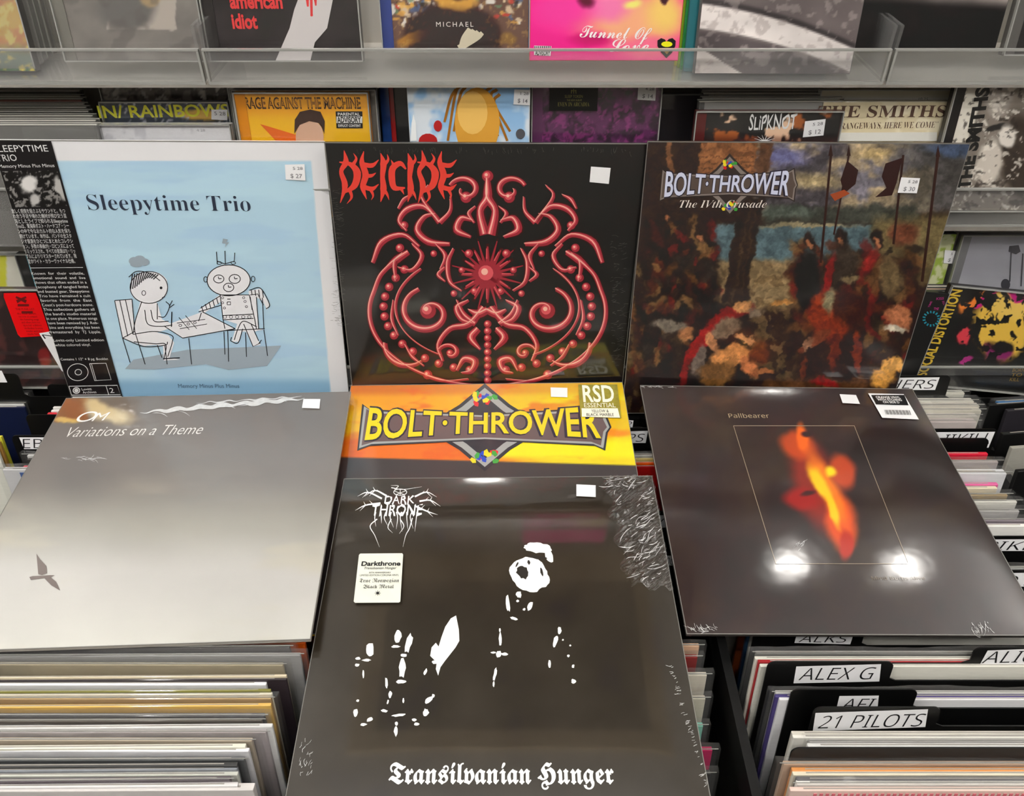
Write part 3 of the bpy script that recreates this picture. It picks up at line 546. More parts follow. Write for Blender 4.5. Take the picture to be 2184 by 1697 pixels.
# ------------------------------------------------------------------ record bins
BN = empty('record_bin', Matrix.Translation((0, .48, 0)), 'black wooden bins holding the upright records in rows', 'record bin')
blk = mat('black_painted_board', (24, 23, 23), .5, bscale=30, vary=.2)
box('bin_floor', -.95, .95, -.46, .235, .55, .57, blk, BN)
box('back_board', -.95, .95, .235, .255, .0, .868, blk, BN); box('front_board', -.95, .95, -.48, -.46, 0, .8, blk, BN)
for x in (-.94, -.525, -.172, .19, .548, .94): box('partition', x-.004, x+.004, -.46, .235, .57, .862, blk, BN)
RL = math.radians(10); BU = Vector((0, math.sin(RL), math.cos(RL))); BNn = Vector((0, -math.cos(RL), math.sin(RL)))
def standing(px, py, side, z, label, c, T=.004, film=False, W=.315, H=.3, group=None, name='record_sleeve', roll=0, cat='record'):
    """upright record whose top corner (side: -1 left, 1 right) is met by the sight line"""
    p = at_z(px, py, z); X = Vector((math.cos(roll), math.sin(roll), 0)); O = p-X*(W/2)*side
    Y = BU; M = Matrix((X, Y, X.cross(Y))).transposed().to_4x4(); M.translation = O
    r = empty(name, M, label, cat, group); cc = mat('sleeve_card', c, .5, coat=.3, vary=.12, bscale=60, stretch=(1, 8, 8))
    box('cover', -W/2, W/2, -H, 0, -T, 0, cc, r, bev=.0006)
    box('disc_edge', -W/2+.01, W/2-.01, -.0002, .0003, -T*.62, -T*.38, mat('sleeve_opening', (150, 146, 140), .6), r)
    if film:
        n = 40; V = []; F = []; wv = random.uniform(0, 9)
        for k in range(n+1):
            x = -W/2-.006+(W+.012)*k/n; zt = .0036+.0009*math.sin(k*.33+wv)+.0004*math.sin(k*1.7+wv); zz = .0004*math.sin(k*.5+wv)
            V += [(x, -H*.4, .0012), (x, zt, .0012+zz), (x, zt*.9, -T-.0012+zz), (x, -H*.4, -T-.0012)]
        for k in range(n):
            a = 4*k; F += [(a, a+4, a+5, a+1), (a+1, a+5, a+6, a+2), (a+2, a+6, a+7, a+3)]
        link('poly_sleeve', V, F, FILM, r, smooth=False)
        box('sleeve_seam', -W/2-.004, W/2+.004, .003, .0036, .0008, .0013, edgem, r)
    return r
def tabshape(W, tx0, tx1, th, body=.24, rad=.006):
    """outline of a divider card: body with a raised tab between tx0 and tx1, body top at y=0"""
    def arc(cx, cy, a0, a1, n=5): return [(cx+rad*math.cos(math.radians(a0+(a1-a0)*i/n)), cy+rad*math.sin(math.radians(a0+(a1-a0)*i/n))) for i in range(n+1)]
    P = [(-W/2, -body)]
    if tx0 <= -W/2+.001: P += arc(-W/2+rad, th-rad, 180, 90)
    else: P += arc(-W/2+rad, -rad, 180, 90)+[(tx0-rad, 0)]+[(tx0, rad*.5)]+arc(tx0+rad, th-rad, 180, 90)
    if tx1 >= W/2-.001: P += arc(W/2-rad, th-rad, 90, 0)
    else: P += arc(tx1-rad, th-rad, 90, 0)+[(tx1, rad*.5), (tx1+rad, 0)]+arc(W/2-rad, -rad, 90, 0)
    return P+[(W/2, -body)]
def divider(py, px_l, z, label, tab, words, W=.325, th=.022, lx=None, labelq=None, tp=None):
    """black card; z is its shoulder height, tab=(px0, px1) along the tab's top edge"""
    pt = at_z(px_l, py, z+th); y = pt.y; X0 = pt.x
    O = Vector((X0+W/2, y-BU.y*th, z)); M = Matrix((Vector((1, 0, 0)), BU, Vector((1, 0, 0)).cross(BU))).transposed().to_4x4(); M.translation = O
    r = empty('divider_card', M, label, 'divider card'); t0 = at_z(tab[0], py, z+th).x-O.x; t1 = at_z(tab[1], py, z+th).x-O.x
    P = tabshape(W, max(t0, -W/2), min(t1, W/2), th); n = len(P); tk = .0012
    V = [(a, b, 0) for a, b in P]+[(a, b, -tk) for a, b in P]; tr = geometry.tessellate_polygon([[Vector((a, b, 0)) for a, b in P]])
    F = []
    for f in tr:
        a, b, c = (V[i] for i in f); cr = (b[0]-a[0])*(c[1]-a[1])-(b[1]-a[1])*(c[0]-a[0]); f = tuple(f) if cr > 0 else tuple(f)[::-1]; F += [f, tuple(i+n for i in f[::-1])]
    F += [(i, i+n, (i+1) % n+n, (i+1) % n) for i in range(n)]
    link('card', V, F, BLACK, r)
    if words:
        sh = Sheet.__new__(Sheet); sh.O = O; sh.X = Vector((1, 0, 0)); sh.Y = BU; sh.Z = sh.X.cross(BU); sh.W = W; sh.H = .3; sh.b = 0; sh.k = 0; sh.root = r
        lb = sh.quad('label_strip', labelq, STICK, lift=.0004)
        a, b, tp_ = tp; sh.text('label_lettering', sty(words, 'sans'), a, b, tp_, INK, parent=lb, lift=.0006, shear=.22, res=4, off=-.008)
    return r
# front left bin: records counted from under the grey cloud sleeve towards the shopper
Z1 = .905
LST = [(617, 1380, (92, 90, 90), 'dark grey', 1, 'first one out from under the bird sleeve'), (640, 1397, (150, 150, 150), 'pale grey', 1, 'second out from under the bird sleeve'),
 (603, 1419, (160, 150, 128), 'tan grey', 1, 'behind the cream-edged pair'), (611, 1441, (196, 184, 160), 'thin cream', 0, 'hind one of the cream pair'), (611, 1449, (52, 46, 50), 'black', 0, 'in front of the thin cream one'),
 (567, 1460, (214, 214, 218), 'thick white', 0, 'right in front of the black one'), (577, 1472, (120, 118, 60), 'olive', 0, 'between thick white and tan covers'), (580, 1480, (206, 200, 182), 'off-white', 0, 'just behind the golden tan cover'),
 (578, 1490, (176, 150, 112), 'brownish tan', 1, 'hind one of the two tan covers'), (577, 1504, (204, 166, 92), 'golden tan', 0, 'front one of the two tan covers'), (563, 1527, (70, 70, 74), 'charcoal', 1, 'in front of the golden tan cover'), (558, 1536, (96, 90, 84), 'dull brown', 1, 'next to the charcoal one'),
 (580, 1549, (210, 210, 210), 'white', 0, 'with coloured marks on its edge'), (567, 1562, (156, 148, 150), 'mauve grey', 1, 'in front of the marked white edge'), (537, 1580, (176, 164, 146), 'beige', 1, 'behind two white edges'),
 (523, 1592, (212, 210, 196), 'cream white', 0, 'hind one of the two white edges'), (530, 1602, (216, 216, 220), 'bright white', 0, 'front one of the two white edges'), (520, 1620, (84, 86, 88), 'slate grey', 1, 'in front of the bright white edge'), (505, 1632, (60, 60, 60), 'nearly black', 0, 'next to the slate grey one'), (505, 1640, (128, 132, 138), 'steel grey', 0, 'behind the greenish white edge'),
 (506, 1652, (206, 208, 198), 'greenish white', 0, 'in front of the steel grey edge'), (490, 1662, (92, 84, 90), 'plum grey', 1, 'third from the front of the bin'), (506, 1675, (212, 210, 210), 'clean white', 0, 'second from the front of the bin'), (540, 1684, (196, 192, 190), 'broad whitish', 0, 'front one of the whole bin')]
ynext = 9
for i, (px, py, c, nm, fl, wh) in enumerate(LST):
    thick = {'thick white': .0052, 'golden tan': .003, 'olive': .0022, 'thin cream': .0022, 'off-white': .0024, 'black': .003, 'broad whitish': .006}.get(nm, .0034)
    standing(px, py, 1, Z1-.002*(i % 3), f'{nm} record below the bird cover, {wh}', c, thick, film=bool(fl), roll=random.uniform(-.004, .014), group='records in the bin below the bird cover')
standing(650, 1372, 1, .893, 'orange record sleeve showing a sliver beside the dark sleeve', (196, 86, 34), .004, W=.3, H=.3)
standing(690, 1130, 1, .888, 'brown wood-grain record sleeve in the gap beside the bird cover', (120, 58, 30), .004, W=.3)
standing(676, 1280, 1, .884, 'dark red-brown record sleeve under the bird cover corner', (90, 44, 26), .004, W=.3)
# middle bin: corners in clear sleeves peeping out beside the dark sleeve
for i, (px, py, c, nm, z) in enumerate([(1492, 1378, (196, 160, 130), 'tan', .885), (1488, 1402, (130, 26, 30), 'dark red', .882), (1508, 1440, (196, 190, 176), 'cream', .878), (1505, 1490, (190, 186, 170), 'pale grey', .87), (1500, 1548, (130, 196, 176), 'mint green', .865), (1520, 1600, (180, 40, 90), 'magenta', .86), (1516, 1650, (60, 58, 58), 'charcoal', .86)]):
    standing(px, py, 1, z, f'{nm} record sleeve whose corner peeps out beside the large dark sleeve', c, .004, film=True, group='records in the middle bin')
for i, (px, py, c, nm) in enumerate([(1400, 985, (200, 200, 196), 'white'), (1400, 992, (186, 170, 110), 'sand'), (1402, 1001, (206, 84, 30), 'orange'), (1404, 1009, (150, 30, 26), 'deep red')]):
    standing(px+20, py-14, 1, .885, f'{nm} record edge in the dark gap beside the yellow sleeve', c, .0032, film=(i == 0), group='records in the gap by the yellow sleeve')
divider(910, 1270, .868, 'black divider card in the gap, its label ending in one big letter, hind one', (1290, 1376), 'R', labelq=[(1318, 894), (1351, 896), (1349, 911), (1316, 911)], tp=((1334, 909), (1346, 910), (1334, 897)), W=.3)
divider(912, 1240, .872, 'black divider card in the gap beside the yellow sleeve, label ends in two letters', (1260, 1400), 'PS', labelq=[(1310, 920), (1382, 918), (1377, 944), (1310, 944)], tp=((1336, 941), (1374, 941), (1336, 924)), W=.31)
divider(1090, 1300, .865, 'black divider card low in the gap beside the flame sleeve', (1330, 1420), 'Y', labelq=[(1390, 1098), (1416, 1098), (1420, 1124), (1396, 1126)], tp=((1399, 1122), (1416, 1122), (1399, 1104)), W=.3)
divider(1180, 1300, .86, 'black divider card deepest in the gap beside the flame sleeve', (1330, 1440), 'OU', labelq=[(1410, 1184), (1438, 1184), (1442, 1204), (1415, 1206)], tp=((1418, 1203), (1438, 1203), (1418, 1188)), W=.3)

# front bin under the flame sleeve
divider(1332, 1612, .862, 'black divider card under the flame sleeve edge, label half hidden', (1612, 1850), 'ALKS', labelq=[(1700, 1348), (1822, 1346), (1813, 1373), (1694, 1370)], tp=((1702, 1368), (1806, 1369), (1702, 1352)), th=.026)
for i, (px, py, c, nm, fl) in enumerate([(1613, 1393, (110, 110, 108), 'grey', True), (1611, 1405, (196, 194, 184), 'white', False), (1618, 1412, (150, 40, 44), 'red', False), (1622, 1421, (208, 206, 196), 'creamy', False)]):
    standing(px, py, -1, .898, f'{nm} record edge between the half hidden and second name cards', c, .0034, film=fl, group='records behind the second name card')
divider(1381, 1790, .898, 'black divider card with slanted label cut off by the frame', (2080, 2400), 'ALICE', W=.315, th=.018, labelq=[(2106, 1386), (2260, 1380), (2240, 1420), (2086, 1422)], tp=((2092, 1413), (2238, 1410), (2092, 1388)))
divider(1411, 1639, .892, 'black divider card with a tall white name label, five letters', (1639, 1909), 'ALEX G', labelq=[(1698, 1420), (1879, 1415), (1875, 1452), (1692, 1456)], tp=((1702, 1449), (1862, 1447), (1702, 1423)))
for i, (px, py, c, nm, fl) in enumerate([(1655, 1478, (186, 186, 184), 'silver grey', True), (1654, 1486, (70, 62, 110), 'violet', False), (1663, 1492, (204, 204, 206), 'pale', False)]):
    standing(px, py, -1, .9, f'{nm} record edge between the tall name card and the short one', c, .0032, film=fl, group='records behind the short name card')
divider(1470, 1689, .892, 'black divider card with a short three letter label', (1689, 1960), 'AFI', labelq=[(1790, 1483), (1874, 1482), (1870, 1520), (1781, 1520)], tp=((1791, 1511), (1862, 1511), (1791, 1488)))
divider(1508, 1738, .892, 'black divider card with label of number and capitals', (1738, 2010), '21 PILOTS', labelq=[(1739, 1519), (1979, 1511), (1973, 1549), (1733, 1558)], tp=((1743, 1552), (1967, 1547), (1743, 1525)))
for i, (px, py, c, nm, fl) in enumerate([(1690, 1566, (190, 186, 176), 'pale beige', False), (1692, 1573, (216, 214, 206), 'cream white', False), (1728, 1582, (160, 158, 156), 'dull grey', True), (1724, 1592, (222, 222, 220), 'white', False)]):
    standing(px, py, -1, .9, f'{nm} record edge right in front of the numbered name card', c, .0036, film=fl, group='records before the numbered card')
divider(1595, 1690, .902, 'plain black divider card without label, front one of the bin', (1690, 2500), None, W=.325, th=.012)
for i, (px, py, c, nm, fl) in enumerate([(1672, 1630, (176, 150, 130), 'brownish', True), (1690, 1644, (206, 140, 84), 'orange-edged', False), (1692, 1652, (214, 206, 184), 'cream', False), (1700, 1664, (90, 88, 90), 'dark grey', False), (1700, 1672, (222, 220, 216), 'white', True)]):
    standing(px, py, -1, .9, f'{nm} record edge in front of the unlabelled black card', c, .0036, film=fl, group='records before the unlabelled card')
rr = standing(1686, 1686, -1, .9, 'record sleeve with pink, orange and dotted edge, front one of its bin', (216, 190, 180), .0036)
for k in range(44): box('dot', -.14+k*.0045, -.1376+k*.0045, -.006, -.003, .0001, .0005, mat('pink_dot', (205, 110, 120), .5), rr)
box('pink_band', -.06, -.02, -.03, -.009, .0001, .0005, mat('pink_band', (214, 60, 100), .5), rr); box('orange_band', .005, .06, -.03, -.009, .0001, .0005, mat('orange_band', (226, 120, 60), .5), rr)

for i, (px, py, c, nm) in enumerate([(1611, 1350, (200, 198, 190), 'white'), (1596, 1340, (40, 66, 92), 'deep blue'), (1580, 1330, (96, 50, 30), 'rust brown'), (1604, 1346, (170, 168, 160), 'pale grey')]):
    standing(px, py, -1, .852, f'{nm} record behind the half hidden name card, its side edge showing', c, .0045, group='records behind the half hidden card')
# side of the far bins, by the flame sleeve
divider(800, 1780, .893, 'black divider card under the painted battle scene, label ends in four letters', (1800, 2030), 'OTHERS', W=.315, labelq=[(1830, 806), (2004, 804), (1994, 831), (1824, 831)], tp=((1838, 828), (1992, 828), (1838, 809)), th=.03)
for i, (px, py, nm) in enumerate([(2058, 838, 'hindmost'), (2078, 856, 'second'), (2090, 866, 'third'), (2094, 876, 'fourth'), (2086, 888, 'fifth'), (2084, 900, 'front')]):
    standing(px, py, 1, .896, f'creamy white record in loose clear bag beside the flame sleeve, {nm} of six', [(206, 204, 192), (214, 212, 200), (196, 192, 180), (210, 206, 190), (200, 196, 186), (190, 180, 176)][i], .0085, film=True, group='bagged white records beside the flame sleeve', W=.3)
divider(914, 1900, .872, 'black divider card beside the flame sleeve, white label partly covered', (1850, 2130), 'IIKILL', W=.3, labelq=[(1985, 921), (2122, 920), (2108, 954), (1990, 954)], tp=((2006, 950), (2108, 946), (2006, 926)), th=.03)
divider(934, 1850, .87, 'small blank black divider tab beside the flame sleeve', (1900, 2112), None, W=.31, th=.03)
for i, (px, py, c, nm, fl) in enumerate([(2108, 968, (196, 40, 60), 'red-edged', False), (2130, 985, (166, 158, 156), 'clouded grey', True), (2148, 1010, (214, 216, 218), 'broad white', True), (2130, 1033, (206, 100, 150), 'pink', False), (2128, 1041, (206, 196, 172), 'cream', False), (2150, 1056, (150, 130, 96), 'gold-flecked', True), (2170, 1070, (214, 212, 204), 'off-white', True), (2175, 1090, (170, 168, 166), 'cloudy', True), (2190, 1110, (120, 110, 118), 'mauve', True), (2200, 1122, (220, 218, 214), 'clean white', False)]):
    standing(px, py, 1, .893, f'{nm} record beside the long edge of the flame sleeve', c, .0045 if i != 2 else .009, film=fl, W=.3, group='records beside the flame sleeve')
divider(1143, 2040, .862, 'black divider card with label cut off by the frame beside the flame sleeve', (2060, 2300), 'SPIKE', W=.28, labelq=[(2020, 1150), (2215, 1149), (2212, 1174), (2030, 1174)], tp=((2060, 1172), (2208, 1172), (2060, 1153)), th=.028)
standing(2230, 1212, 1, .885, 'silver record edge between two cut off name cards', (150, 150, 148), .004, film=True)
divider(1216, 2060, .86, 'black divider card lowest beside the flame sleeve corner', (2070, 2300), 'TIED F', W=.28, labelq=[(2060, 1222), (2240, 1220), (2236, 1250), (2070, 1250)], tp=((2072, 1248), (2206, 1247), (2072, 1227)), th=.028)
for i, (px, py, c, nm) in enumerate([(2112, 868, (30, 30, 30), 'black'), (2130, 862, (60, 110, 160), 'blue'), (2150, 880, (48, 46, 50), 'charcoal'), (2140, 930, (28, 28, 30), 'jet black'), (2160, 960, (150, 148, 140), 'grey lettered'), (2172, 1010, (30, 28, 28), 'dark')]):
    standing(px, py, -1, .895, f'{nm} record sleeve in the neighbouring bin at the frame edge', c, .005, film=(i == 1), roll=.12, group='records in the neighbouring bin', W=.3)

# far side bins, beside the bird sleeve
divider(796, -240, .902, 'black divider card with white label corner, far side of the bins', (-200, 36), 'M', W=.3, labelq=[(-60, 788), (4, 790), (16, 815), (-50, 815)], tp=((-40, 812), (-20, 812), (-40, 796)), th=.03)
divider(798, 96, .892, 'small black divider tab behind the lettered paper band', (102, 240), 'I', W=.3, labelq=[(131, 801), (180, 801), (184, 818), (138, 818)], tp=((160, 816), (164, 816), (160, 804)), th=.02)
divider(819, 92, .888, 'black divider card just behind the bird sleeve corner', (98, 300), None, W=.3, th=.02)
for i, (px, py, c, nm, fl) in enumerate([(56, 842, (180, 178, 172), 'grey', True), (60, 848, (120, 112, 100), 'brown', False), (64, 856, (196, 194, 188), 'pale', False), (50, 862, (200, 200, 198), 'whitish', True), (52, 869, (30, 36, 58), 'navy', False)]):
    standing(px, py, 1, .893, f'{nm} record in the far side bin near the lettered band', c, .0035, film=fl, group='records in the far side bin', W=.3)
for i, (px, py, c, nm) in enumerate([(112, 869, (200, 198, 194), 'grey white'), (108, 876, (214, 212, 210), 'white'), (100, 882, (200, 50, 60), 'red')]):
    standing(px, py, -1, .9, f'{nm} record edge just behind the bird sleeve corner', c, .0035, film=False, group='records behind the bird sleeve')
divider(884, 52, .888, 'blank black divider card beside the bird sleeve', (52, 300), None, W=.3, th=.024)
divider(928, 22, .88, 'black divider card with big white label beside the bird sleeve', (22, 300), 'EB', W=.31, th=.026, labelq=[(41, 932), (140, 932), (146, 957), (52, 957)], tp=((50, 955), (96, 955), (50, 935)))
for i, (px, py, c, nm) in enumerate([(57, 972, (190, 190, 188), 'silver'), (57, 980, (60, 58, 56), 'dark'), (48, 996, (206, 60, 80), 'red')]):
    standing(px, py, -1, .888, f'{nm} record edge in front of the big labelled card', c, .0035, film=(i == 0), group='records before the big labelled card')
for i, (px, py, c, nm) in enumerate([(2, 932, (190, 186, 60), 'yellow'), (-2, 944, (170, 130, 70), 'ochre'), (-8, 956, (206, 206, 196), 'plain white')]):
    standing(px, py, 1, .9, f'{nm} record sleeve cut by the frame beside the big labelled card', c, .004, W=.3, group='records at the frame edge')
r = standing(5, 1002, -1, .893, 'white record in a clear bag with a blue patch, beside the bird sleeve', (200, 200, 202), .006, film=True)
box('blue_patch', -.14, -.11, -.03, -.003, .0002, .0006, mat('blue_patch', (70, 96, 150), .4), r)
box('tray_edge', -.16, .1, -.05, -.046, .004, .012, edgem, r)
M = Matrix.Translation(at_z(100, 740, .93)); rN = empty('label_card', M, 'white card corner bearing a letter, tucked behind the lettered band', 'label card')
shN = Sheet.__new__(Sheet); q0 = CAM+ray(100, 740)*(.742/ray(100, 740).y); shN.O = q0; shN.X = Vector((1, 0, 0)); shN.Y = Vector((0, .12, .99)).normalized(); shN.Z = shN.X.cross(shN.Y); shN.b = 0; shN.k = 0; shN.root = rN
rN.matrix_world = Matrix((shN.X, shN.Y, shN.Z)).transposed().to_4x4(); rN.location = q0
shN.quad('card', [(84, 710), (120, 704), (150, 800), (132, 790)], STICK); shN.text('label_lettering', 'N', (96, 722), (114, 716), (93, 712), INK)

# ------------------------------------------------------------------ the eight sleeves on show
def cover(name, X, Y, t, label, bulge=0, side=(200, 200, 200), T=.0035):
    return Sheet(name, CAM+c2w(*t), c2w(*X), c2w(*Y), .315, .315, T, label, 'record', None, bulge, side)
# 1 sleepy sleeve
sh = cover('record_sleeve', (.997, .02, .08), (.026, .843, -.537), (-.346, .117, .868), 'pale blue record sleeve with white border and line-drawn pair at a table', side=(215, 215, 215))
def a_sl(P):
    A = Art(P, (213, 213, 216)); A.warp(3, .03)
    x0 = 135; L_ = P[:, 0]-(123+.21*(P[:, 1]-341)); R_ = (664+.083*(P[:, 1]-345))-P[:, 0]; m = sm(P[:, 1], 341, 345)*sm(L_, -20, -16)*sm(R_, -1.5, 1.5)
    A.lay(m, (166, 196, 214)); A.lay(m*sm(fbm(P0(P, .35, 2), .012, 3), .45, .62)*.8, (160, 190, 214)); A.lay(m*sm(fbm(P0(P, .2, 1), .02, 13), .52, .7)*.6, (176, 206, 220)); A.lay(m*sm(P[:, 1], 800, 822), (130, 168, 196)); return A
def P0(P, a, b): return np.stack([P[:, 0]*a, P[:, 1]*b], 1)
sh.grid('cover_print', 240, a_sl, MATTE, inset=.0004)
dkb = ink((50, 56, 70))
sh.text('title_lettering', sty('Sleepytime Trio', 'serif'), (190, 447), (536, 450), (190, 412), dkb, off=-.011, res=5)
sh.text('subtitle_lettering', 'Memory Minus Plus Minus', (381, 826), (511, 826), (381, 818), ink((70, 90, 110)))
gry, wht, lnk = ink((148, 160, 170)), ink((214, 214, 218)), ink((34, 34, 38))
sh.flat('shadow_shape_print', [[(267, 786), (285, 766), (400, 745), (600, 736), (570, 779), (488, 788), (440, 776), (330, 787)]], gry)
sh.flat('cloud_print', [disc(287, 556, 12, 9), disc(298, 552, 12, 8), disc(308, 558, 11, 8), disc(292, 563, 14, 6), [(476, 508), (486, 510), (483, 516), (489, 516), (480, 527), (482, 519), (474, 518)]], ink((140, 152, 162)))
F_ = [[(245, 640), (282, 637), (288, 707), (300, 716), (336, 734), (308, 737), (262, 720)], ragged(318, 612, 42, 35, 26, .03, 4), [(300, 640), (336, 645), (346, 680), (368, 690), (368, 698), (336, 708), (360, 714), (372, 730), (362, 762), (384, 766), (350, 768), (348, 736), (300, 732), (285, 712), (290, 680)],
      [(350, 694), (432, 664), (502, 700), (390, 720)], ragged(488, 597, 46, 34, 28, .02, 5), [(470, 628), (532, 628), (545, 690), (547, 706), (516, 706), (510, 728), (494, 728), (506, 690), (476, 680)], [(424, 660), (440, 650), (468, 628), (472, 642), (434, 668)], [(530, 620), (556, 614), (575, 648), (570, 660), (560, 640), (548, 634), (552, 700), (562, 702), (545, 705)], [(518, 692), (534, 692), (556, 734), (540, 738)]]
sh.flat('figure_fill_print', F_, wht)
LN = []
def ln(*pts, w_=1.8, s=False): LN.extend(ribbon(list(pts), w_, smooth=s))
for a in ((245, 640, 262, 720), (256, 640, 273, 716), (268, 638, 284, 712), (282, 637, 288, 706), (262, 720, 278, 772), (288, 706, 310, 776), (336, 735, 346, 762), (300, 736, 300, 738), (352, 735, 357, 776)): ln(a[:2], a[2:])
ln((245, 640), (282, 637)); ln((262, 720), (308, 738), (352, 735), (358, 728), s=True); ln((262, 720), (288, 706))
LN.extend(ring(318, 612, 40, 34, 1.8)); LN.extend(ring(307, 624, 4, 5, 1.4)); LN.append(disc(344, 613, 3))
for k in range(12): ln((283+k*5, 584-4*math.sin(k*.3)), (279+k*4.4, 604+12*math.cos(k*.35)), w_=2.4)
ln((275, 590), (292, 578), (320, 582), (342, 598), s=True); ln((346, 634), (352, 632))
ln((303, 642), (290, 680), (284, 712), s=True); ln((336, 646), (336, 680)); ln((309, 660), (316, 690), (345, 695), (368, 692), s=True); ln((322, 660), (330, 684), (360, 684), s=True); ln((338, 674), (352, 674), (362, 652), (354, 642), s=True); ln((362, 652), (368, 640)); ln((362, 655), (372, 648)); ln((366, 696), (367, 664), w_=2.4)
ln((284, 712), (330, 706), (366, 714), (368, 728), (358, 760), s=True); ln((286, 728), (330, 732), (354, 734), (350, 766), s=True); ln((348, 764), (384, 762), w_=2.4)
ln((350, 694), (390, 720), (502, 700)); ln((432, 664), (502, 700)); ln((403, 720), (409, 776)); ln((478, 706), (480, 755)); ln((486, 704), (488, 770))
for a in ((378, 688, 438, 680), (384, 700, 442, 690), (382, 676, 404, 702), (396, 672, 420, 700)): ln(a[:2], a[2:], w_=1.4)
for (x, y) in ((385, 693), (402, 690), (416, 687)): LN.extend(ring(x, y, 3, 2.4, 1.3, 10))
LN.extend(ring(488, 597, 46, 33, 2)); LN.extend(ring(467, 594, 11, 8.5, 1.8, 16)); LN.extend(ring(501, 594, 12, 9.5, 1.8, 16)); LN.extend(ring(488, 612, 11, 9, 1.8, 16))
for (x, y) in ((467, 594), (501, 594), (488, 612)): ln((x, y), (x+6, y-1)); ln((x, y), (x-1, y-5))
ln((464, 563), (462, 536)); ln((464, 556), (480, 562), (500, 556), (501, 538), s=False); ln((481, 562), (480, 534)); LN.extend(ring(468, 560, 5, 3, 1.4, 10)); LN.extend(ring(498, 560, 5, 3, 1.4, 10)); LN.extend(ring(439, 595, 4, 6, 1.6, 10)); LN.extend(ring(540, 594, 4, 6, 1.6, 10))
ln((470, 628), (476, 680), (480, 700)); ln((532, 628), (544, 682), (547, 700)); ln((470, 628), (532, 628)); ln((474, 672), (540, 669)); ln((476, 681), (541, 678)); ln((472, 650), (424, 664)); ln((470, 630), (428, 656))
for k in range(5): ln((462-k*8, 634+k*4.5), (466-k*8, 648+k*4)); LN.extend(ring(480+13*(k % 5), 675, 4, 3, 1.2, 8))
for (x, y) in ((475, 634), (475, 645), (479, 656), (520, 634), (523, 642), (526, 653)): LN.extend(ring(x, y, 2.6, 2.2, 1.2, 8))
ln((485, 637), (492, 637)); ln((485, 643), (492, 643), (492, 649), (485, 649), (485, 643)); ln((430, 666), (424, 684)); ln((532, 618), (556, 614), (575, 648), (568, 658), s=True); ln((534, 628), (550, 626), (562, 650))
for k in range(4): ln((536+k*8, 617), (538+k*8, 628+k*2))
for a in ((547, 632, 552, 700), (560, 634, 563, 700), (563, 702, 571, 758), (524, 708, 526, 760), (534, 632, 538, 660)): ln(a[:2], a[2:])
ln((480, 704), (565, 700)); ln((548, 696), (520, 684), (508, 700), (500, 724), s=True); ln((518, 700), (508, 730), (492, 726), s=True); ln((520, 690), (540, 738), (556, 730)); ln((536, 690), (552, 726)); ln((492, 726), (494, 718)); ln((552, 732), (558, 724))
sh.flat('line_print', LN, lnk)
sticker(sh, [(608, 350), (650, 349), (652, 384), (610, 382)], PR('5 28', '$ 27'))
# the black paper band
obi = sh.quad('paper_band', [(-19, 298), (110, 300), (263, 847), (154, 847)], mat('black_band_paper', (38, 37, 38), .35, coat=.7, bump=.0004, bscale=60), lift=.0012)
wt = ink((205, 205, 205)); ob = lambda t, a, b, h_, **k: sh.text('band_lettering', t, a, b, (a[0], a[1]-h_), wt, parent=obi, lift=.0015, res=2, **k)
ob('SLEEPYTIME', (-12, 323), (105, 322), 14); ob('TRIO', (-4, 343), (39, 342), 14); ob('Memory Minus Plus Minus', (0, 357), (118, 355), 7)
jp = ['激しく感情を揺さぶるサウンドと、もつ', 'れ合う手足や壊れた機材が飛び交う混', '沌としたライブで知られるSleepytime', 'Trioは、東海岸ポスト・ハードコア・シー', 'ンの中で今なおカルト的な人気を保ち', '続けています。本作は、バンドの全スタ', 'ジオ音源をひとつにまとめたコレクシ', 'ョン。多数の楽曲がJ・ロビンズによって', 'リミックスされ、すべての音源はTJ・リッ', 'プルによりリマスターされています。限', '定ホワイト・カラーヴァイナル仕様。']
for i, t in enumerate(jp):
    y = 453+i*10.7; ob(t, (27+i*3.5, y), (141+i*2.7 if i < 10 else 162, y-1), 7.5)
en = ['Known  for  their  volatile,', 'emotional  sound  and  live', 'shows that often ended in a', 'cacophony of tangled limbs', 'and busted gear, Sleepytime', 'Trio have remained a cult', 'favorite  from  the  East', "Coast's post-hardcore scene.", 'This collection gathers all', "the band's studio material", 'in one place. Numerous songs', 'have been remixed by J. Rob-', 'bins and everything has been', 'remastered  by  TJ  Lipple.']
for i, t in enumerate(en): y = 584.5+i*9.6; ob(t, (69+i*3.2, y), (181+i*2.75, y-.5), 5.6)
ob('Lovitt-only Limited edition', (116, 727), (223, 726), 5.6); ob('white colored vinyl.', (119, 737), (195, 736), 5.6); ob('Contains 1 12” + 8 pg. Booklet', (131, 767), (232, 766), 5)
sh.flat('icon_logo', ribbon([(66, 570), (178, 569)], 1)+ring(167, 792, 22, 18, 1.3)+ring(168, 792, 7, 6, 1.3, 16)+ribbon([(192, 774), (227, 773), (238, 808), (203, 810), (192, 774)], 1.3, smooth=False)+ribbon([(196, 774), (206, 809)], 1)+ribbon([(148, 822), (251, 820), (258, 840), (154, 841), (148, 822)], 1.4, smooth=False)+ribbon([(227, 821), (233, 840)], 1.3)+ring(164, 831, 7, 6, 2, 14)+[disc(164, 831, 4.5, 4)], wt, parent=obi, lift=.0015)
ob('Lovitt', (176, 831), (197, 830), 5); ob('Archives', (178, 837.5), (207, 836.5), 5); ob('2', (236, 836), (245, 836), 10)
sh.quad('white_strip', [(155, 844), (260, 843), (262, 848), (156, 848)], wt, parent=obi, lift=.0015)
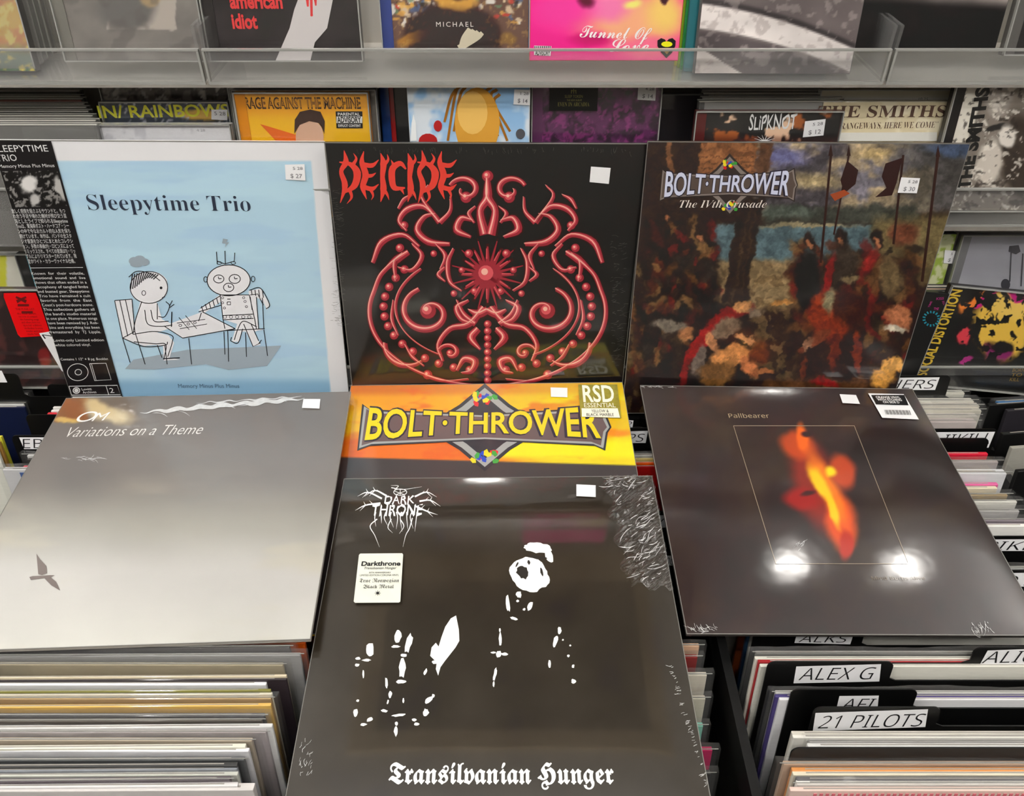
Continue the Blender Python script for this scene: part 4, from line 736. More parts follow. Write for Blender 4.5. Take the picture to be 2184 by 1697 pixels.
def a_ph(P): return Art(P, (34, 33, 33)).warp(8, .05)  .speck(.13, .6, (120, 118, 116)).blob(62, 392, 16, 18, (200, 198, 196), soft=.3).blob(75, 425, 10, 14, (170, 168, 166)).blob(130, 400, 9, 26, (165, 163, 160), ang=-15)
sh.grid('photo_print', 60, a_ph, MATTE, quad=[(6, 364), (124, 362), (144, 438), (30, 441)], zoff=.0016, parent=obi)
# 2 black sleeve with red ironwork
sh = cover('record_sleeve', (.999, .009, .04), (.014, .833, -.553), (-.026, .117, .872), 'black record sleeve with red flame lettering and red scrollwork medallion', side=(40, 38, 38))
sh.grid('cover_print', 150, lambda P: Art(P, (31, 27, 26)).noise(.01, .3), GLOSS, inset=.0004)
DEI = sh
C1, C2, C3, C4 = wrapped((62, 20, 22)), wrapped((150, 46, 58)), wrapped((205, 84, 92)), wrapped((236, 176, 160))
def orn(pts, wd, sgn=1):
    wd = [w__*1.65 for w__ in wd] if isinstance(wd, list) else wd*1.65
    for mir in (0, 1):
        q = [((2080-x) if mir else x, y) for x, y in pts]; D1.extend(ribbon(q, wd, n=5)); D2.extend(ribbon(q, [w__*.72 for w__ in wd] if isinstance(wd, list) else wd*.72, n=5))
        q2 = [(x-1.5, y-1.5) for x, y in q]; D3.extend(ribbon(q2, [w__*.34 for w__ in wd] if isinstance(wd, list) else wd*.34, n=5)); q3 = [(x-2.5, y-2.2) for x, y in q]; D4.extend(ribbon(q3, [w__*.12 for w__ in wd] if isinstance(wd, list) else wd*.12, n=5))
def bead(x, y, r_):
    for mir in (0, 1):
        xx = 2080-x if mir else x; D1.append(disc(xx, y, r_*1.15)); D2.append(disc(xx, y, r_)); D3.append(disc(xx-r_*.15, y-r_*.15, r_*.62)); D4.append(disc(xx-r_*.25, y-r_*.25, r_*.28))
D1, D2, D3, D4 = [], [], [], []
orn([(1040+252*math.cos(math.radians(a)), 664+158*math.sin(math.radians(a))+(-10 if a > 200 else 0)) for a in range(92, 236, 8)], [6]*8+[8]*8+[14, 10])
for k, a in enumerate(range(100, 222, 9)): bead(1040+222*math.cos(math.radians(a)), 655+135*math.sin(math.radians(a)), 9)
orn([(895, 525), (860, 500), (815, 515), (795, 560)], [5, 9, 12, 7]); bead(853, 528, 9)
orn(spiral(915, 665, 62, 10, 250, -160), [8, 13, 10, 6]); bead(913, 662, 17); orn(spiral(880, 740, 60, 40, 190, 60), [9, 12, 5])
orn(spiral(992, 405, 34, 8, 200, 560), [7, 11, 8, 4]); bead(994, 420, 12); orn([(1034, 500), (1024, 450), (1040, 420), (1040, 380)], [18, 12, 16, 8]); bead(1040, 375, 12)
orn([(935, 470), (905, 440), (870, 445), (852, 470), (868, 492)], [4, 10, 12, 9, 4]); bead(862, 480, 9); orn([(960, 520), (915, 515), (890, 490), (905, 462), (930, 456)], [7, 13, 12, 9, 3])
orn([(938, 474), (900, 420), (915, 395)], [10, 6, 3]); orn([(938, 474), (960, 450), (962, 420)], [10, 7, 3]); orn([(1005, 505), (975, 490), (985, 465), (1010, 470)], [5, 14, 12, 4])
orn([(1040+196*math.cos(math.radians(a)), 655+118*math.sin(math.radians(a))) for a in range(120, 226, 8)], [3]*6+[5]*6+[3])
orn([(880, 520), (900, 545), (880, 575), (850, 570)], [4, 9, 8, 3]); orn([(930, 520), (950, 545), (940, 575)], [3, 9, 3]); orn([(1000, 640), (975, 655), (985, 680), (1010, 690)], [4, 12, 10, 4]); orn([(950, 600), (935, 585), (950, 570)], [3, 8, 3]); orn([(1015, 440), (1000, 455), (1012, 475)], [3, 8, 4]); orn([(880, 415), (862, 425), (850, 445)], [3, 8, 4]); orn([(840, 640), (836, 680), (850, 715)], [3, 7, 3]); orn([(905, 780), (880, 760), (865, 735)], [3, 7, 4]); orn([(1040, 660), (1020, 668), (1000, 660)], [14, 16, 4]); bead(1012, 620, 8); bead(968, 625, 7); bead(925, 540, 7)
# plain central boss with petals
for a in range(15, 375, 30): D1.extend(ribbon([(1040, 585), (1040+84*math.cos(math.radians(a)), 585+80*math.sin(math.radians(a)))], [10, 26, 22, 3])); D2.extend(ribbon([(1040, 585), (1040+78*math.cos(math.radians(a)), 585+74*math.sin(math.radians(a)))], [8, 16, 14, 2]))
for a in range(0, 360, 30): D1.extend(ribbon([(1040+20*math.cos(math.radians(a)), 585+20*math.sin(math.radians(a))), (1040+62*math.cos(math.radians(a)), 585+66*math.sin(math.radians(a)))], [16, 22, 6])); D2.extend(ribbon([(1040+22*math.cos(math.radians(a)), 585+22*math.sin(math.radians(a))), (1040+56*math.cos(math.radians(a)), 585+60*math.sin(math.radians(a)))], [10, 15, 3])); D3.extend(ribbon([(1038+32*math.cos(math.radians(a)), 583+32*math.sin(math.radians(a))), (1038+52*math.cos(math.radians(a)), 583+54*math.sin(math.radians(a)))], [3, 6, 2]))
bead(1040, 585, 26); bead(1000, 540, 9); bead(985, 575, 7)
orn([(1032, 655), (1000, 690), (960, 700), (935, 735), (945, 770)], [14, 12, 10, 9, 5]); orn(spiral(960, 752, 24, 6, 200, 480), [6, 9, 5]); bead(960, 752, 8)
orn([(975, 790), (990, 765), (1012, 770), (1005, 790), (985, 795)], [4, 12, 16, 10, 3]); orn([(1020, 700), (1005, 720), (1025, 745)], [12, 16, 4]); orn([(975, 640), (990, 670), (1015, 690)], [4, 9, 12])
for y in range(690, 812, 15): bead(1040, y, 8)
orn([(910, 800), (950, 812), (1000, 808)], [9, 5, 3]); bead(912, 798, 10); orn([(845, 600), (842, 560), (860, 540)], [4, 10, 5]); orn([(985, 620), (960, 600), (955, 560), (968, 530)], [3, 8, 9, 4])
for (D, c_) in ((D1, C1), (D2, C2), (D3, C3), (D4, C4)): sh.flat('ornament_print', D, c_)
LF = []
def fl(pts, wd): LF.extend(ribbon(pts, [a*1.08 for a in wd], n=5))
def letD(x):
    fl([(x+8, 320), (x+12, 345), (x+2, 365), (x+10, 395), (x+0, 432)], [1, 12, 8, 12, 1]); fl([(x-2, 345), (x+22, 350), (x+36, 368), (x+30, 395), (x+8, 410)], [2, 9, 15, 13, 4]); fl([(x+26, 352), (x+34, 338), (x+28, 326)], [8, 5, .5])
    fl([(x+20, 404), (x+24, 420), (x+14, 434)], [7, 5, .5])
def letE(x):
    fl([(x+6, 322), (x+2, 345), (x+10, 372), (x+4, 398), (x+12, 424)], [1, 10, 13, 11, 1]); fl([(x+4, 350), (x+24, 352), (x+38, 340)], [9, 9, 1]); fl([(x+8, 374), (x+22, 374), (x+32, 368)], [8, 7, 1]); fl([(x+6, 398), (x+24, 402), (x+38, 392)], [9, 9, 1]); fl([(x+20, 402), (x+26, 416), (x+22, 426)], [7, 4, .5])
def letI(x): fl([(x+2, 326), (x+8, 348), (x+6, 376), (x+8, 402), (x+2, 430)], [1, 13, 9, 13, 1]); fl([(x+10, 350), (x+18, 340), (x+16, 328)], [8, 5, .5]); fl([(x+8, 402), (x+16, 414), (x+20, 426)], [8, 5, .5])
def letC(x): fl([(x+34, 360), (x+22, 348), (x+6, 358), (x+4, 380), (x+10, 400), (x+32, 400)], [3, 10, 13, 13, 11, 3]); fl([(x+8, 352), (x+2, 340)], [7, .5]); fl([(x+24, 402), (x+30, 414)], [7, .5])
letD(726); letE(770); letI(810); letC(832); letI(868); letD(892); letE(936)
sh.flat('logo_print', LF, wrapped((216, 66, 56)))
sticker(sh, [(1260, 354), (1302, 357), (1298, 391), (1257, 387)])
# 3 painted battle sleeve
sh = cover('record_sleeve', (1, -.005, .006), (.008, .849, -.529), (.288, .115, .868), 'record sleeve printed with a crowded old-master style scene under a stormy sky', side=(60, 50, 44))
def a_cr(P):
    A = Art(P, (46, 34, 26)).warp(10, .03); A.P = A.P+np.stack([fbm(P, .16, 3, 2)-.5, fbm(P, .16, 4, 2)-.5], 1)*9
    cl = sm(P[:, 0], 1600, 1625)*(1-sm(A.P[:, 1], 435, 462)); A.lay(cl, (104, 100, 108)); A.lay(cl*sm(fbm(P0(P, .8, 1), .018, 5), .46, .6), (158, 140, 112)); A.lay(cl*sm(fbm(P0(P, .7, 1.2), .014, 15), .48, .62), (66, 62, 66)); A.lay(cl*sm(P[:, 0], 1840, 1990)*.75, (66, 64, 60))
    A.blob(2035, 315, 60, 18, (60, 76, 104), soft=.5, op=.8); A.blob(1670, 335, 50, 20, (92, 92, 128), soft=.6); A.blob(1740, 385, 60, 16, (190, 168, 122), soft=.7, op=.8); A.blob(1870, 330, 36, 12, (186, 160, 110), soft=.7, op=.8)
    A.rect(1424, 1436, 300, 380, (110, 74, 50), 2); A.rect(1497, 1616, 296, 398, (134, 88, 56), 3, shear=-.1); A.rect(1620, 1652, 296, 398, (84, 58, 42), 4, shear=-.12)
    for yy in (336, 346, 356, 368): A.rect(1497, 1616, yy, yy+2, (84, 54, 36), 1)
    A.speck(.07, .58, (96, 60, 38), 71, .7, mask=((P[:, 0] > 1500) & (P[:, 0] < 1640) & (P[:, 1] < 334))*1.)
    A.rect(1635, 1960, 438, 474, (58, 60, 54), 8); A.blob(1680, 452, 60, 12, (74, 82, 74), soft=.4); A.rect(1525, 1905, 478, 560, (76, 95, 101), 6); A.blob(1720, 480, 100, 4, (128, 118, 92), soft=.5); A.rect(1510, 1700, 556, 660, (128, 108, 78), 10); A.speck(.05, .52, (96, 78, 54), 81, .8, mask=sm(P[:, 1], 556, 570)*(P[:, 0] < 1720)); A.rect(1860, 2070, 462, 600, (98, 86, 58), 16); A.blob(1930, 500, 30, 26, (92, 46, 34), soft=.4, op=.8)
    A.rect(1580, 1632, 420, 650, (42, 32, 25), 3, shear=-.18); A.rect(1600, 1606, 420, 650, (62, 48, 37), 2, shear=-.18, op=.8); A.rect(1616, 1620, 420, 650, (58, 44, 34), 2, shear=-.18, op=.8)
    r = random.Random(4); pal = [(34, 25, 21), (30, 24, 22), (74, 38, 26), (92, 62, 38), (118, 88, 56), (96, 28, 26), (50, 40, 33), (40, 36, 34), (58, 34, 26)]
    def crowd(x0, x1, y0, y1, n, s0, s1, op=.75):
        for k in range(n): a = r.uniform(s0, s1); A.blob(r.uniform(x0, x1), r.uniform(y0, y1), a*.55, a*1.3, r.choice(pal), ang=r.gauss(0, 35), soft=.35, op=op)
    A.rect(1375, 1530, 470, 660, (40, 30, 26), 12); A.rect(1690, 1960, 545, 830, (44, 31, 25), 18); A.rect(1360, 1600, 650, 840, (38, 30, 26), 10)
    crowd(1690, 1950, 520, 700, 150, 6, 22); crowd(1385, 1525, 480, 660, 90, 6, 20); crowd(1350, 1480, 640, 800, 60, 6, 20); crowd(1850, 1940, 680, 800, 40, 8, 20)
    for (x, y) in ((1725, 512), (1796, 505), (1872, 512), (1420, 462), (1500, 500)): A.blob(x, y, 14, 19, (40, 30, 26), soft=.3); A.blob(x-2, y+8, 6, 8, (140, 90, 62), soft=.4)
    A.blob(1722, 600, 26, 66, (27, 23, 22), soft=.2); A.blob(1800, 565, 34, 44, (52, 44, 38), soft=.3); A.blob(1770, 590, 9, 50, (122, 30, 32), ang=10, soft=.3); A.blob(1855, 560, 12, 30, (118, 34, 32), ang=20, soft=.4); A.blob(1900, 590, 22, 44, (96, 80, 56), soft=.3); A.blob(1816, 596, 20, 8, (112, 96, 70), soft=.4)
    A.blob(1768, 672, 46, 56, (120, 48, 28), soft=.18); A.blob(1808, 655, 34, 40, (58, 34, 26), ang=-30, soft=.3); A.blob(1770, 640, 12, 28, (120, 112, 86), ang=15, soft=.4); A.blob(1748, 716, 24, 12, (110, 56, 38), ang=-35, soft=.2); A.blob(1720, 735, 20, 9, (150, 108, 84), ang=-45, soft=.25); A.blob(1705, 745, 8, 7, (96, 50, 36), soft=.3); A.blob(1780, 745, 11, 46, (96, 42, 26), ang=6, soft=.2); A.blob(1826, 750, 9, 50, (110, 46, 26), ang=-4, soft=.2); A.blob(1712, 790, 7, 30, (92, 46, 30), ang=6, soft=.2)
    A.blob(1560, 672, 52, 14, (130, 26, 28), ang=-20, soft=.2); A.blob(1500, 725, 15, 58, (136, 28, 30), ang=38, soft=.2); A.blob(1462, 790, 8, 36, (116, 24, 28), ang=14, soft=.3); A.blob(1586, 655, 18, 15, (176, 124, 78), soft=.2); A.blob(1610, 668, 14, 10, (120, 104, 88), soft=.4); A.blob(1665, 648, 24, 6, (170, 120, 66), ang=-16, soft=.3); A.blob(1548, 700, 36, 20, (116, 98, 80), ang=-20, soft=.25); A.blob(1590, 722, 22, 7, (168, 116, 80), ang=10, soft=.3); A.blob(1490, 770, 12, 34, (100, 88, 80), ang=20, soft=.3); A.blob(1520, 730, 9, 24, (170, 116, 80), ang=-30, soft=.3)
    A.blob(1562, 758, 46, 22, (186, 124, 72), ang=-8, soft=.15); A.blob(1530, 795, 42, 26, (112, 78, 44), ang=-10, soft=.2); A.blob(1600, 782, 16, 26, (176, 106, 66), ang=-30, soft=.25); A.blob(1630, 792, 20, 6, (160, 100, 62), ang=-5, soft=.3); A.blob(1620, 750, 18, 26, (84, 44, 28), soft=.4)
    A.blob(1918, 680, 28, 26, (156, 98, 68), ang=30, soft=.25); A.blob(1910, 702, 24, 7, (168, 160, 142), ang=8, soft=.3); A.blob(1885, 805, 30, 24, (200, 142, 66), ang=-30, soft=.2); A.blob(1905, 778, 26, 18, (206, 150, 74), ang=-10, soft=.2); A.rect(1630, 1850, 806, 835, (84, 56, 38), 8); A.blob(1760, 815, 30, 8, (130, 30, 32), ang=6, soft=.3); A.blob(1430, 695, 34, 12, (122, 112, 100), ang=14, soft=.4); A.blob(1462, 712, 14, 12, (150, 100, 66), soft=.4)
    A.noise(.05, .3, 77); A.noise(.16, .3, 78); return A
sh.grid('cover_print', 330, a_cr, GLOSS, inset=.0004)
sp = wrapped((52, 34, 26))
sh.flat('spear_print', ribbon([(1772, 330), (1750, 560)], 5)+ribbon([(1810, 330), (1778, 500)], 4)+ribbon([(1926, 330), (1905, 520)], 5)+ribbon([(2000, 330), (1966, 600)], 6)+[[(1772, 305), (1776, 332), (1766, 332)], [(1810, 308), (1814, 332), (1805, 332)], [(2000, 308), (2005, 334), (1995, 334)]], sp)
sh.flat('banner_print', [[(1806, 342), (1830, 362), (1824, 392), (1800, 412), (1792, 384)], [(1924, 336), (1888, 348), (1880, 376), (1890, 400), (1866, 420), (1902, 416), (1912, 388)]], wrapped((50, 26, 24)))
sh.flat('banner_print', [[(1800, 404), (1812, 412), (1780, 428), (1770, 414)]], wrapped((150, 70, 40)))
def bolt(sh, x0, x1, yt, yb, cx_, mid, cf, cl, cp, wr, tl, res=4):
    """riveted frame, waisted in the middle, with a diamond behind it"""
    w_ = x1-x0; f = lambda s_: [(x0, yb), (x0+w_*.02, yt), (x0+w_*.05, yt+(yb-yt)*.12), (cx_, yt+(yb-yt)*mid), (x1-w_*.05, yt+(yb-yt)*.08), (x1-w_*.01, yt-(yb-yt)*.02), (x1, yt+(yb-yt)*.3), (x1+w_*.015, yt+(yb-yt)*.5), (x1, yt+(yb-yt)*.62), (x1-w_*.01, yb), (x1-w_*.05, yb-(yb-yt)*.1), (cx_, yb-(yb-yt)*mid), (x0+w_*.05, yb-(yb-yt)*.1)]
    h_ = yb-yt; d = h_*.95; k = w_*.17
    dm = [(cx_, yt-d*.46), (cx_+k*.45, yt-d*.1), (cx_+k*.6, yt+d*.02), (cx_+k, yt+d*.25), (cx_+k, yb-d*.25), (cx_+k*.6, yb-d*.02), (cx_+k*.45, yb+d*.1), (cx_, yb+d*.46), (cx_-k*.45, yb+d*.1), (cx_-k*.6, yb-d*.02), (cx_-k, yb-d*.25), (cx_-k, yt+d*.25), (cx_-k*.6, yt+d*.02), (cx_-k*.45, yt-d*.1)]
    sc = lambda P, s_: [(cx_+(x-cx_)*s_, (yt+yb)/2+(y-(yt+yb)/2)*s_) for x, y in P]
    sh.flat('logo_frame', [dm], wr(cf[0])); sh.flat('logo_frame', [sc(dm, .9)], wr(cf[1])); sh.flat('logo_frame', [sc(dm, .72)], wr(cf[0]))
    for i, c in enumerate([(200, 40, 40), (40, 70, 180), (60, 150, 60), (220, 200, 40)]):
        sh.flat('logo_mosaic', [disc(cx_+random.Random(i*9+j).uniform(-k*.28, k*.28), (yt-d*.12+random.Random(i*5+j+1).uniform(-1, 1)*d*.12) if j % 2 else (yb+d*.12+random.Random(i*5+j+1).uniform(-1, 1)*d*.12), k*.09, h_*.055, 5, i+j) for j in range(6)], wr(c))
    P = f(0); sh.flat('logo_frame', [P], wr(cf[0])); m = ((x0+x1)/2, (yt+yb)/2)
    sh.flat('logo_frame', [[(m[0]+(x-m[0])*.985, m[1]+(y-m[1])*.9) for x, y in P]], wr(cf[1])); sh.flat('logo_plate', [[(m[0]+(x-m[0])*.965, m[1]+(y-m[1])*.78) for x, y in P]], wr(cp))
    wf = lambda x, y: (y-.5)*(.62+.38*np.abs(2*x-1)**1.3)+.5
    a, b, tp = tl
    sh.text('logo_outline_lettering', 'BOLT·THROWER', a, b, tp, wr((38, 34, 50)), off=.055, warp=wf, res=res); sh.text('logo_lettering', 'BOLT·THROWER', a, b, tp, wr(cl), off=.018, warp=wf, res=res)
bolt(sh, 1405, 1697, 358, 430, 1556, .2, ((52, 44, 42), (126, 116, 110)), (196, 200, 222), (84, 72, 66), wrapped, ((1416, 418), (1680, 415), (1416, 366)))
sh.text('subtitle_lettering', sty('The IVth Crusade', 'serifit'), (1448, 442), (1633, 442), (1448, 425), wrapped((222, 214, 206)), off=-.012)
sticker(sh, [(1921, 377), (1961, 379), (1954, 411), (1913, 410)], PR('5 28', '$ 30'))
# 4 yellow sleeve lying under the dark one
YS = math.radians(5)
n_ = Vector((0, -math.sin(YS), math.cos(YS)))
sh = Sheet.from_top('record_sleeve', (748, 822), (1328, 815), n_, Vector((0, .722, .911)), .315, .0035, 'yellow and orange sunset record sleeve half covered by the dark sleeve', 'record', W=.315, side=(190, 150, 30))
def a_bt(P):
    A = Art(P, (214, 196, 22)).warp(10, .02); t = (P[:, 0]-740)/600; A.lay((1-sm(t, .1, .9))*.9, (216, 140, 28)); A.lay((1-sm(P[:, 1], 832, 850))*(1-t*.8), (190, 100, 34)); A.lay(sm(fbm(P0(P, .35, 1), .03, 9), .52, .66)*(1-sm(t, .5, 1.2))*.8, (204, 96, 30)); b = sm(P[:, 1]+(P[:, 0]-740)*.06, 925, 955)*(1-sm(P[:, 0], 1010, 1180)); A.lay(b*.8, (206, 92, 28)); A.lay(sm(P[:, 0], 1040, 1080)*(1-sm(np.abs(P[:, 1]-958), 10, 26)), (222, 214, 16))
    A.blob(1290, 925, 70, 9, (216, 130, 30), soft=.5); A.blob(760, 900, 60, 30, (222, 190, 40), soft=.6, op=.6); y = 975+(P[:, 0]-730)*.028; A.lay(sm(P[:, 1]-y, -2, 2), (58, 52, 52)); return A
sh.grid('cover_print', 200, a_bt, GLOSS, inset=.0004)
bolt(sh, 762, 1296, 862, 962, 1034, .22, ((42, 44, 50), (150, 152, 150)), (214, 196, 30), (98, 80, 80), wrapped, ((778, 938), (1282, 934), (778, 872)))
sticker(sh, [(1174, 828), (1210, 829), (1210, 849), (1175, 848)])
rs = sh.quad('record_day_sticker', [(1233, 822), (1316, 822), (1325, 894), (1238, 891)], mat('olive_sticker', (150, 140, 60), .4, coat=.4, bscale=200, vary=.5), lift=.0018)
w2 = ink((232, 230, 210)); sh.text('sticker_lettering', 'RSD', (1244, 859), (1311, 859), (1244, 825), w2, parent=rs, lift=.0021, off=.02); sh.text('sticker_lettering', 'ESSENTIAL', (1246, 871), (1313, 871), (1246, 862), w2, parent=rs, lift=.0021)
sh.quad('sticker_band', [(1240, 873), (1317, 873), (1322, 893), (1241, 891)], w2, parent=rs, lift=.002)
sh.text('sticker_lettering', 'YELLOW &', (1261, 882), (1298, 882), (1261, 876), INK, parent=rs, lift=.0023); sh.text('sticker_lettering', 'BLACK MARBLE', (1251, 890), (1309, 890), (1251, 884), INK, parent=rs, lift=.0023)
SH = {}
# 5 bird sleeve
sh = cover('record_sleeve', (.999, .023, .036), (-.042, .662, .749), (-.332, -.101, .785), 'grey cloud record sleeve fading to white with a small flying bird', bulge=.002, side=(160, 156, 150))
def a_om(P):
    A = Art(P, (136, 130, 126)); y = P[:, 1]
    for (a, b, c) in ((1000, 1150, (178, 176, 168)), (1120, 1230, (206, 204, 200)), (1230, 1390, (214, 213, 206))): A.lay(sm(y, a, b), c)  # the cover's own fade, with some glare painted into it
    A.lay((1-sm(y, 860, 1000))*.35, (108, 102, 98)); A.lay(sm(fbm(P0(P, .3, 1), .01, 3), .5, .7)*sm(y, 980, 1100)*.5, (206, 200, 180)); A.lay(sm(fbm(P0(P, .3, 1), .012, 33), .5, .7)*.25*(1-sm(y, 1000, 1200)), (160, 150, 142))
    A.warp(8, .04); A.rect(60, 190, 845, 901, (150, 100, 62), 3); A.rect(190, 300, 845, 900, (120, 104, 90), 14, op=.8); A.blob(235, 885, 48, 16, (232, 214, 176), ang=12, soft=.6); A.blob(210, 868, 30, 12, (226, 200, 150), ang=20, soft=.6); A.blob(140, 898, 28, 5, (222, 186, 110), ang=8, soft=.5)
    A.P = A.P0; A.blob(170, 1020, 60, 60, (112, 112, 112), soft=.7, op=.35); A.noise(.006, .04); return A
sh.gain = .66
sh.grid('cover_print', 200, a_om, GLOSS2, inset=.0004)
wo = wrapped((226, 224, 222))
sh.text('title_lettering', 'O', (161, 902), (201, 902), (161, 880), wo, off=.0, shear=.3, res=6); sh.text('title_lettering', 'M', (196, 901), (230, 899), (196, 884), wo, shear=.3)
sh.text('subtitle_lettering', 'Variations on a Theme', (141, 935), (431, 929), (141, 914), wrapped((214, 212, 208)), shear=.3, off=-.008, res=4)
bd = wrapped((96, 84, 80)); sh.flat('bird_print', [[(80, 1184), (88, 1196), (101, 1210), (103, 1226), (92, 1230), (84, 1228), (82, 1205)], [(94, 1233), (108, 1232), (122, 1244), (131, 1263), (112, 1252), (102, 1242)], [(65, 1234), (72, 1232), (94, 1231), (108, 1230), (119, 1230), (110, 1235), (92, 1237), (68, 1240)]], bd)
sticker(sh, [(648, 854), (684, 854), (682, 875), (645, 874)])
SH['om'] = sh
# 6 flame sleeve
sh = cover('record_sleeve', (1, -.013, .028), (-.012, .687, .727), (.305, -.096, .809), 'dark brown-grey record sleeve with a blurred orange flame inside a thin outline', bulge=.0026, side=(60, 56, 54))
def a_pa(P):
    A = Art(P, (58, 51, 48)).warp(14, .012); A.lay(sm(fbm(P, .008, 5), .5, .7)*.5, (62, 52, 46)); A.noise(.01, .15)
    A.blob(1740, 1040, 48, 100, (140, 56, 34), ang=-18, soft=.4, op=.9); A.blob(1700, 950, 42, 28, (190, 80, 44), ang=20, soft=.35, op=.9); A.blob(1705, 1068, 34, 22, (150, 52, 34), soft=.5); A.blob(1800, 1010, 26, 40, (176, 74, 44), ang=-10, soft=.35); A.blob(1790, 1120, 32, 60, (205, 84, 40), ang=-8, soft=.35); A.blob(1800, 1170, 16, 30, (170, 60, 36), soft=.3); A.blob(1712, 935, 14, 30, (224, 104, 50), ang=-12, soft=.4)
    A.blob(1765, 1048, 20, 78, (226, 120, 50), ang=-24, soft=.5); A.blob(1748, 1036, 14, 40, (232, 190, 40), ang=-28, soft=.5); A.blob(1772, 1090, 9, 44, (236, 190, 50), ang=-18, soft=.5); A.blob(1776, 1012, 12, 10, (234, 210, 50), soft=.6); A.blob(1722, 926, 12, 6, (60, 36, 34), soft=.5); A.blob(1720, 1056, 14, 5, (70, 36, 30), ang=-20, soft=.5); return A
sh.sub = .03
sh.grid('cover_print', 230, a_pa, GLOSS, inset=.0004)
lw = wrapped((150, 136, 118)); sh.flat('outline_print', ribbon(dense([(1563, 912), (1820, 912), (1935, 1206), (1653, 1206), (1563, 912)]), 1.2, smooth=False), lw); sh.text('title_lettering', sty('Pallbearer', 'sans'), (1554, 895), (1640, 895), (1554, 886), wrapped((178, 160, 130)), off=-.004)
sh.text('subtitle_lettering', sty('Mind Burns Alive', 'sans'), (1858, 1240), (1972, 1240), (1858, 1233), wrapped((110, 98, 84)))
sticker(sh, [(1789, 844), (1824, 846), (1832, 866), (1795, 864)])
hs = sh.quad('hype_sticker', [(1850, 842), (1926, 843), (1958, 898), (1879, 896)], STICK, lift=.0016)
sh.quad('black_box', [(1856, 846), (1927, 845), (1936, 868), (1866, 867)], INK, parent=hs, lift=.0018)
for i, (t, a, b) in enumerate((('ORANGE VINYL', 1867, 1919), ('WITH ETCHING', 1870, 1922), ('ON SIDE D', 1882, 1917))): sh.text('sticker_lettering', t, (a, 853.5+i*5.5), (b, 853.5+i*5.5), (a, 849+i*5.5), ink((220, 220, 220)), parent=hs, lift=.002, off=.02)
sh.flat('barcode_print', [[(1883+k*2.4, 879), (1883+k*2.4+(1.6 if k % 3 else .7), 879), (1887+k*2.4+(1.6 if k % 3 else .7), 889), (1887+k*2.4, 889)] for k in range(23)], ink((110, 110, 110)), parent=hs, lift=.0018)
SH['pall'] = sh; SH['deicide'] = DEI
# 7 dark sleeve in front
DS = math.radians(3.3); n_ = Vector((0, -math.sin(DS), math.cos(DS)))
sh = Sheet.from_top('record_sleeve', (732, 1021), (1392, 1015), n_, Vector((0, .578, .9075)), .315, .004, 'large dark record sleeve with white spiky logo and blackletter title, in front', 'record', W=.315, side=(50, 48, 46), bulge=.0022)
sh.sub = .024
sh.grid('cover_print', 120, lambda P: Art(P, (56, 52, 47)).noise(.01, .12), MIRROR, inset=.0004)
w1 = wrapped((232, 232, 234))
sh.text('title_lettering', sty('Transilvanian Hunger', 'frak'), (828, 1672), (1310, 1672), (828, 1630), w1, off=.012, res=5)
BL = [ragged(1129, 1228, 42, 36, 34, .07, 2, .5), ragged(1148, 1172, 30, 11, 26, .12, 3, .1), ragged(1172, 1190, 8, 16, 12, .2, 4, -.3), ragged(1164, 1240, 8, 10, 10, .3, 5)]
BL += [[(973, 1316), (979, 1346), (980, 1370), (972, 1384), (950, 1412), (940, 1426), (935, 1444), (930, 1430), (932, 1416), (918, 1402), (921, 1384), (930, 1374), (936, 1382), (942, 1362), (950, 1340), (962, 1322)]]
for (x, y, rx, ry, a) in ((790, 1389, 8, 15, .1), (850, 1360, 7, 15, .1), (872, 1374, 7, 21, .2), (859, 1427, 8, 20, .1), (782, 1411, 9, 3, 0), (845, 1382, 9, 3, 0), (862, 1401, 7, 4, 0), (856, 1457, 10, 4, 0), (928, 1415, 6, 4, 0), (908, 1436, 3, 8, .4), (825, 1459, 3, 11, -.1), (833, 1484, 4, 7, .2), (828, 1500, 2, 5, .2), (821, 1519, 7, 3, .2), (852, 1528, 14, 3, -.1), (845, 1563, 4, 11, 0), (846, 1546, 3, 5, 0), (789, 1537, 7, 4, -.4), (776, 1548, 7, 3, -.1), (884, 1538, 5, 3, .3), (889, 1547, 6, 3, 0), (760, 1522, 5, 9, .1), (764, 1497, 3, 3, 0), (909, 1522, 6, 8, .1), (915, 1495, 10, 5, -.7), (925, 1487, 3, 4, 0), (861, 1497, 2, 5, 0), (764, 1407, 6, 3, 0), (763, 1421, 5, 3, 0), (776, 1441, 2, 10, 0), (1107, 1272, 6, 7, 0), (1083, 1290, 4, 18, -.1), (1096, 1322, 8, 3, .3), (1130, 1296, 5, 10, .4), (1118, 1303, 3, 3, 0), (1104, 1285, 3, 3, 0), (1066, 1347, 2, 4, 0), (1067, 1365, 3, 14, 0), (1064, 1398, 6, 7, 0), (1052, 1395, 5, 2, 0), (1076, 1398, 7, 3, 0), (1056, 1440, 3, 14, .2), (1053, 1462, 2, 6, 0), (1184, 1372, 5, 12, .3), (1193, 1348, 4, 8, .1), (1172, 1419, 3, 8, 0), (1212, 1402, 3, 3, 0), (1222, 1424, 3, 4, 0), (1223, 1456, 5, 5, 0), (1200, 1368, 2, 2, 0), (1216, 1380, 2, 2, 0)):
    BL.append(ragged(x, y, rx, ry, 12, .22, int(x+y), a))
sh.flat('pale_patch_print', BL, w1)
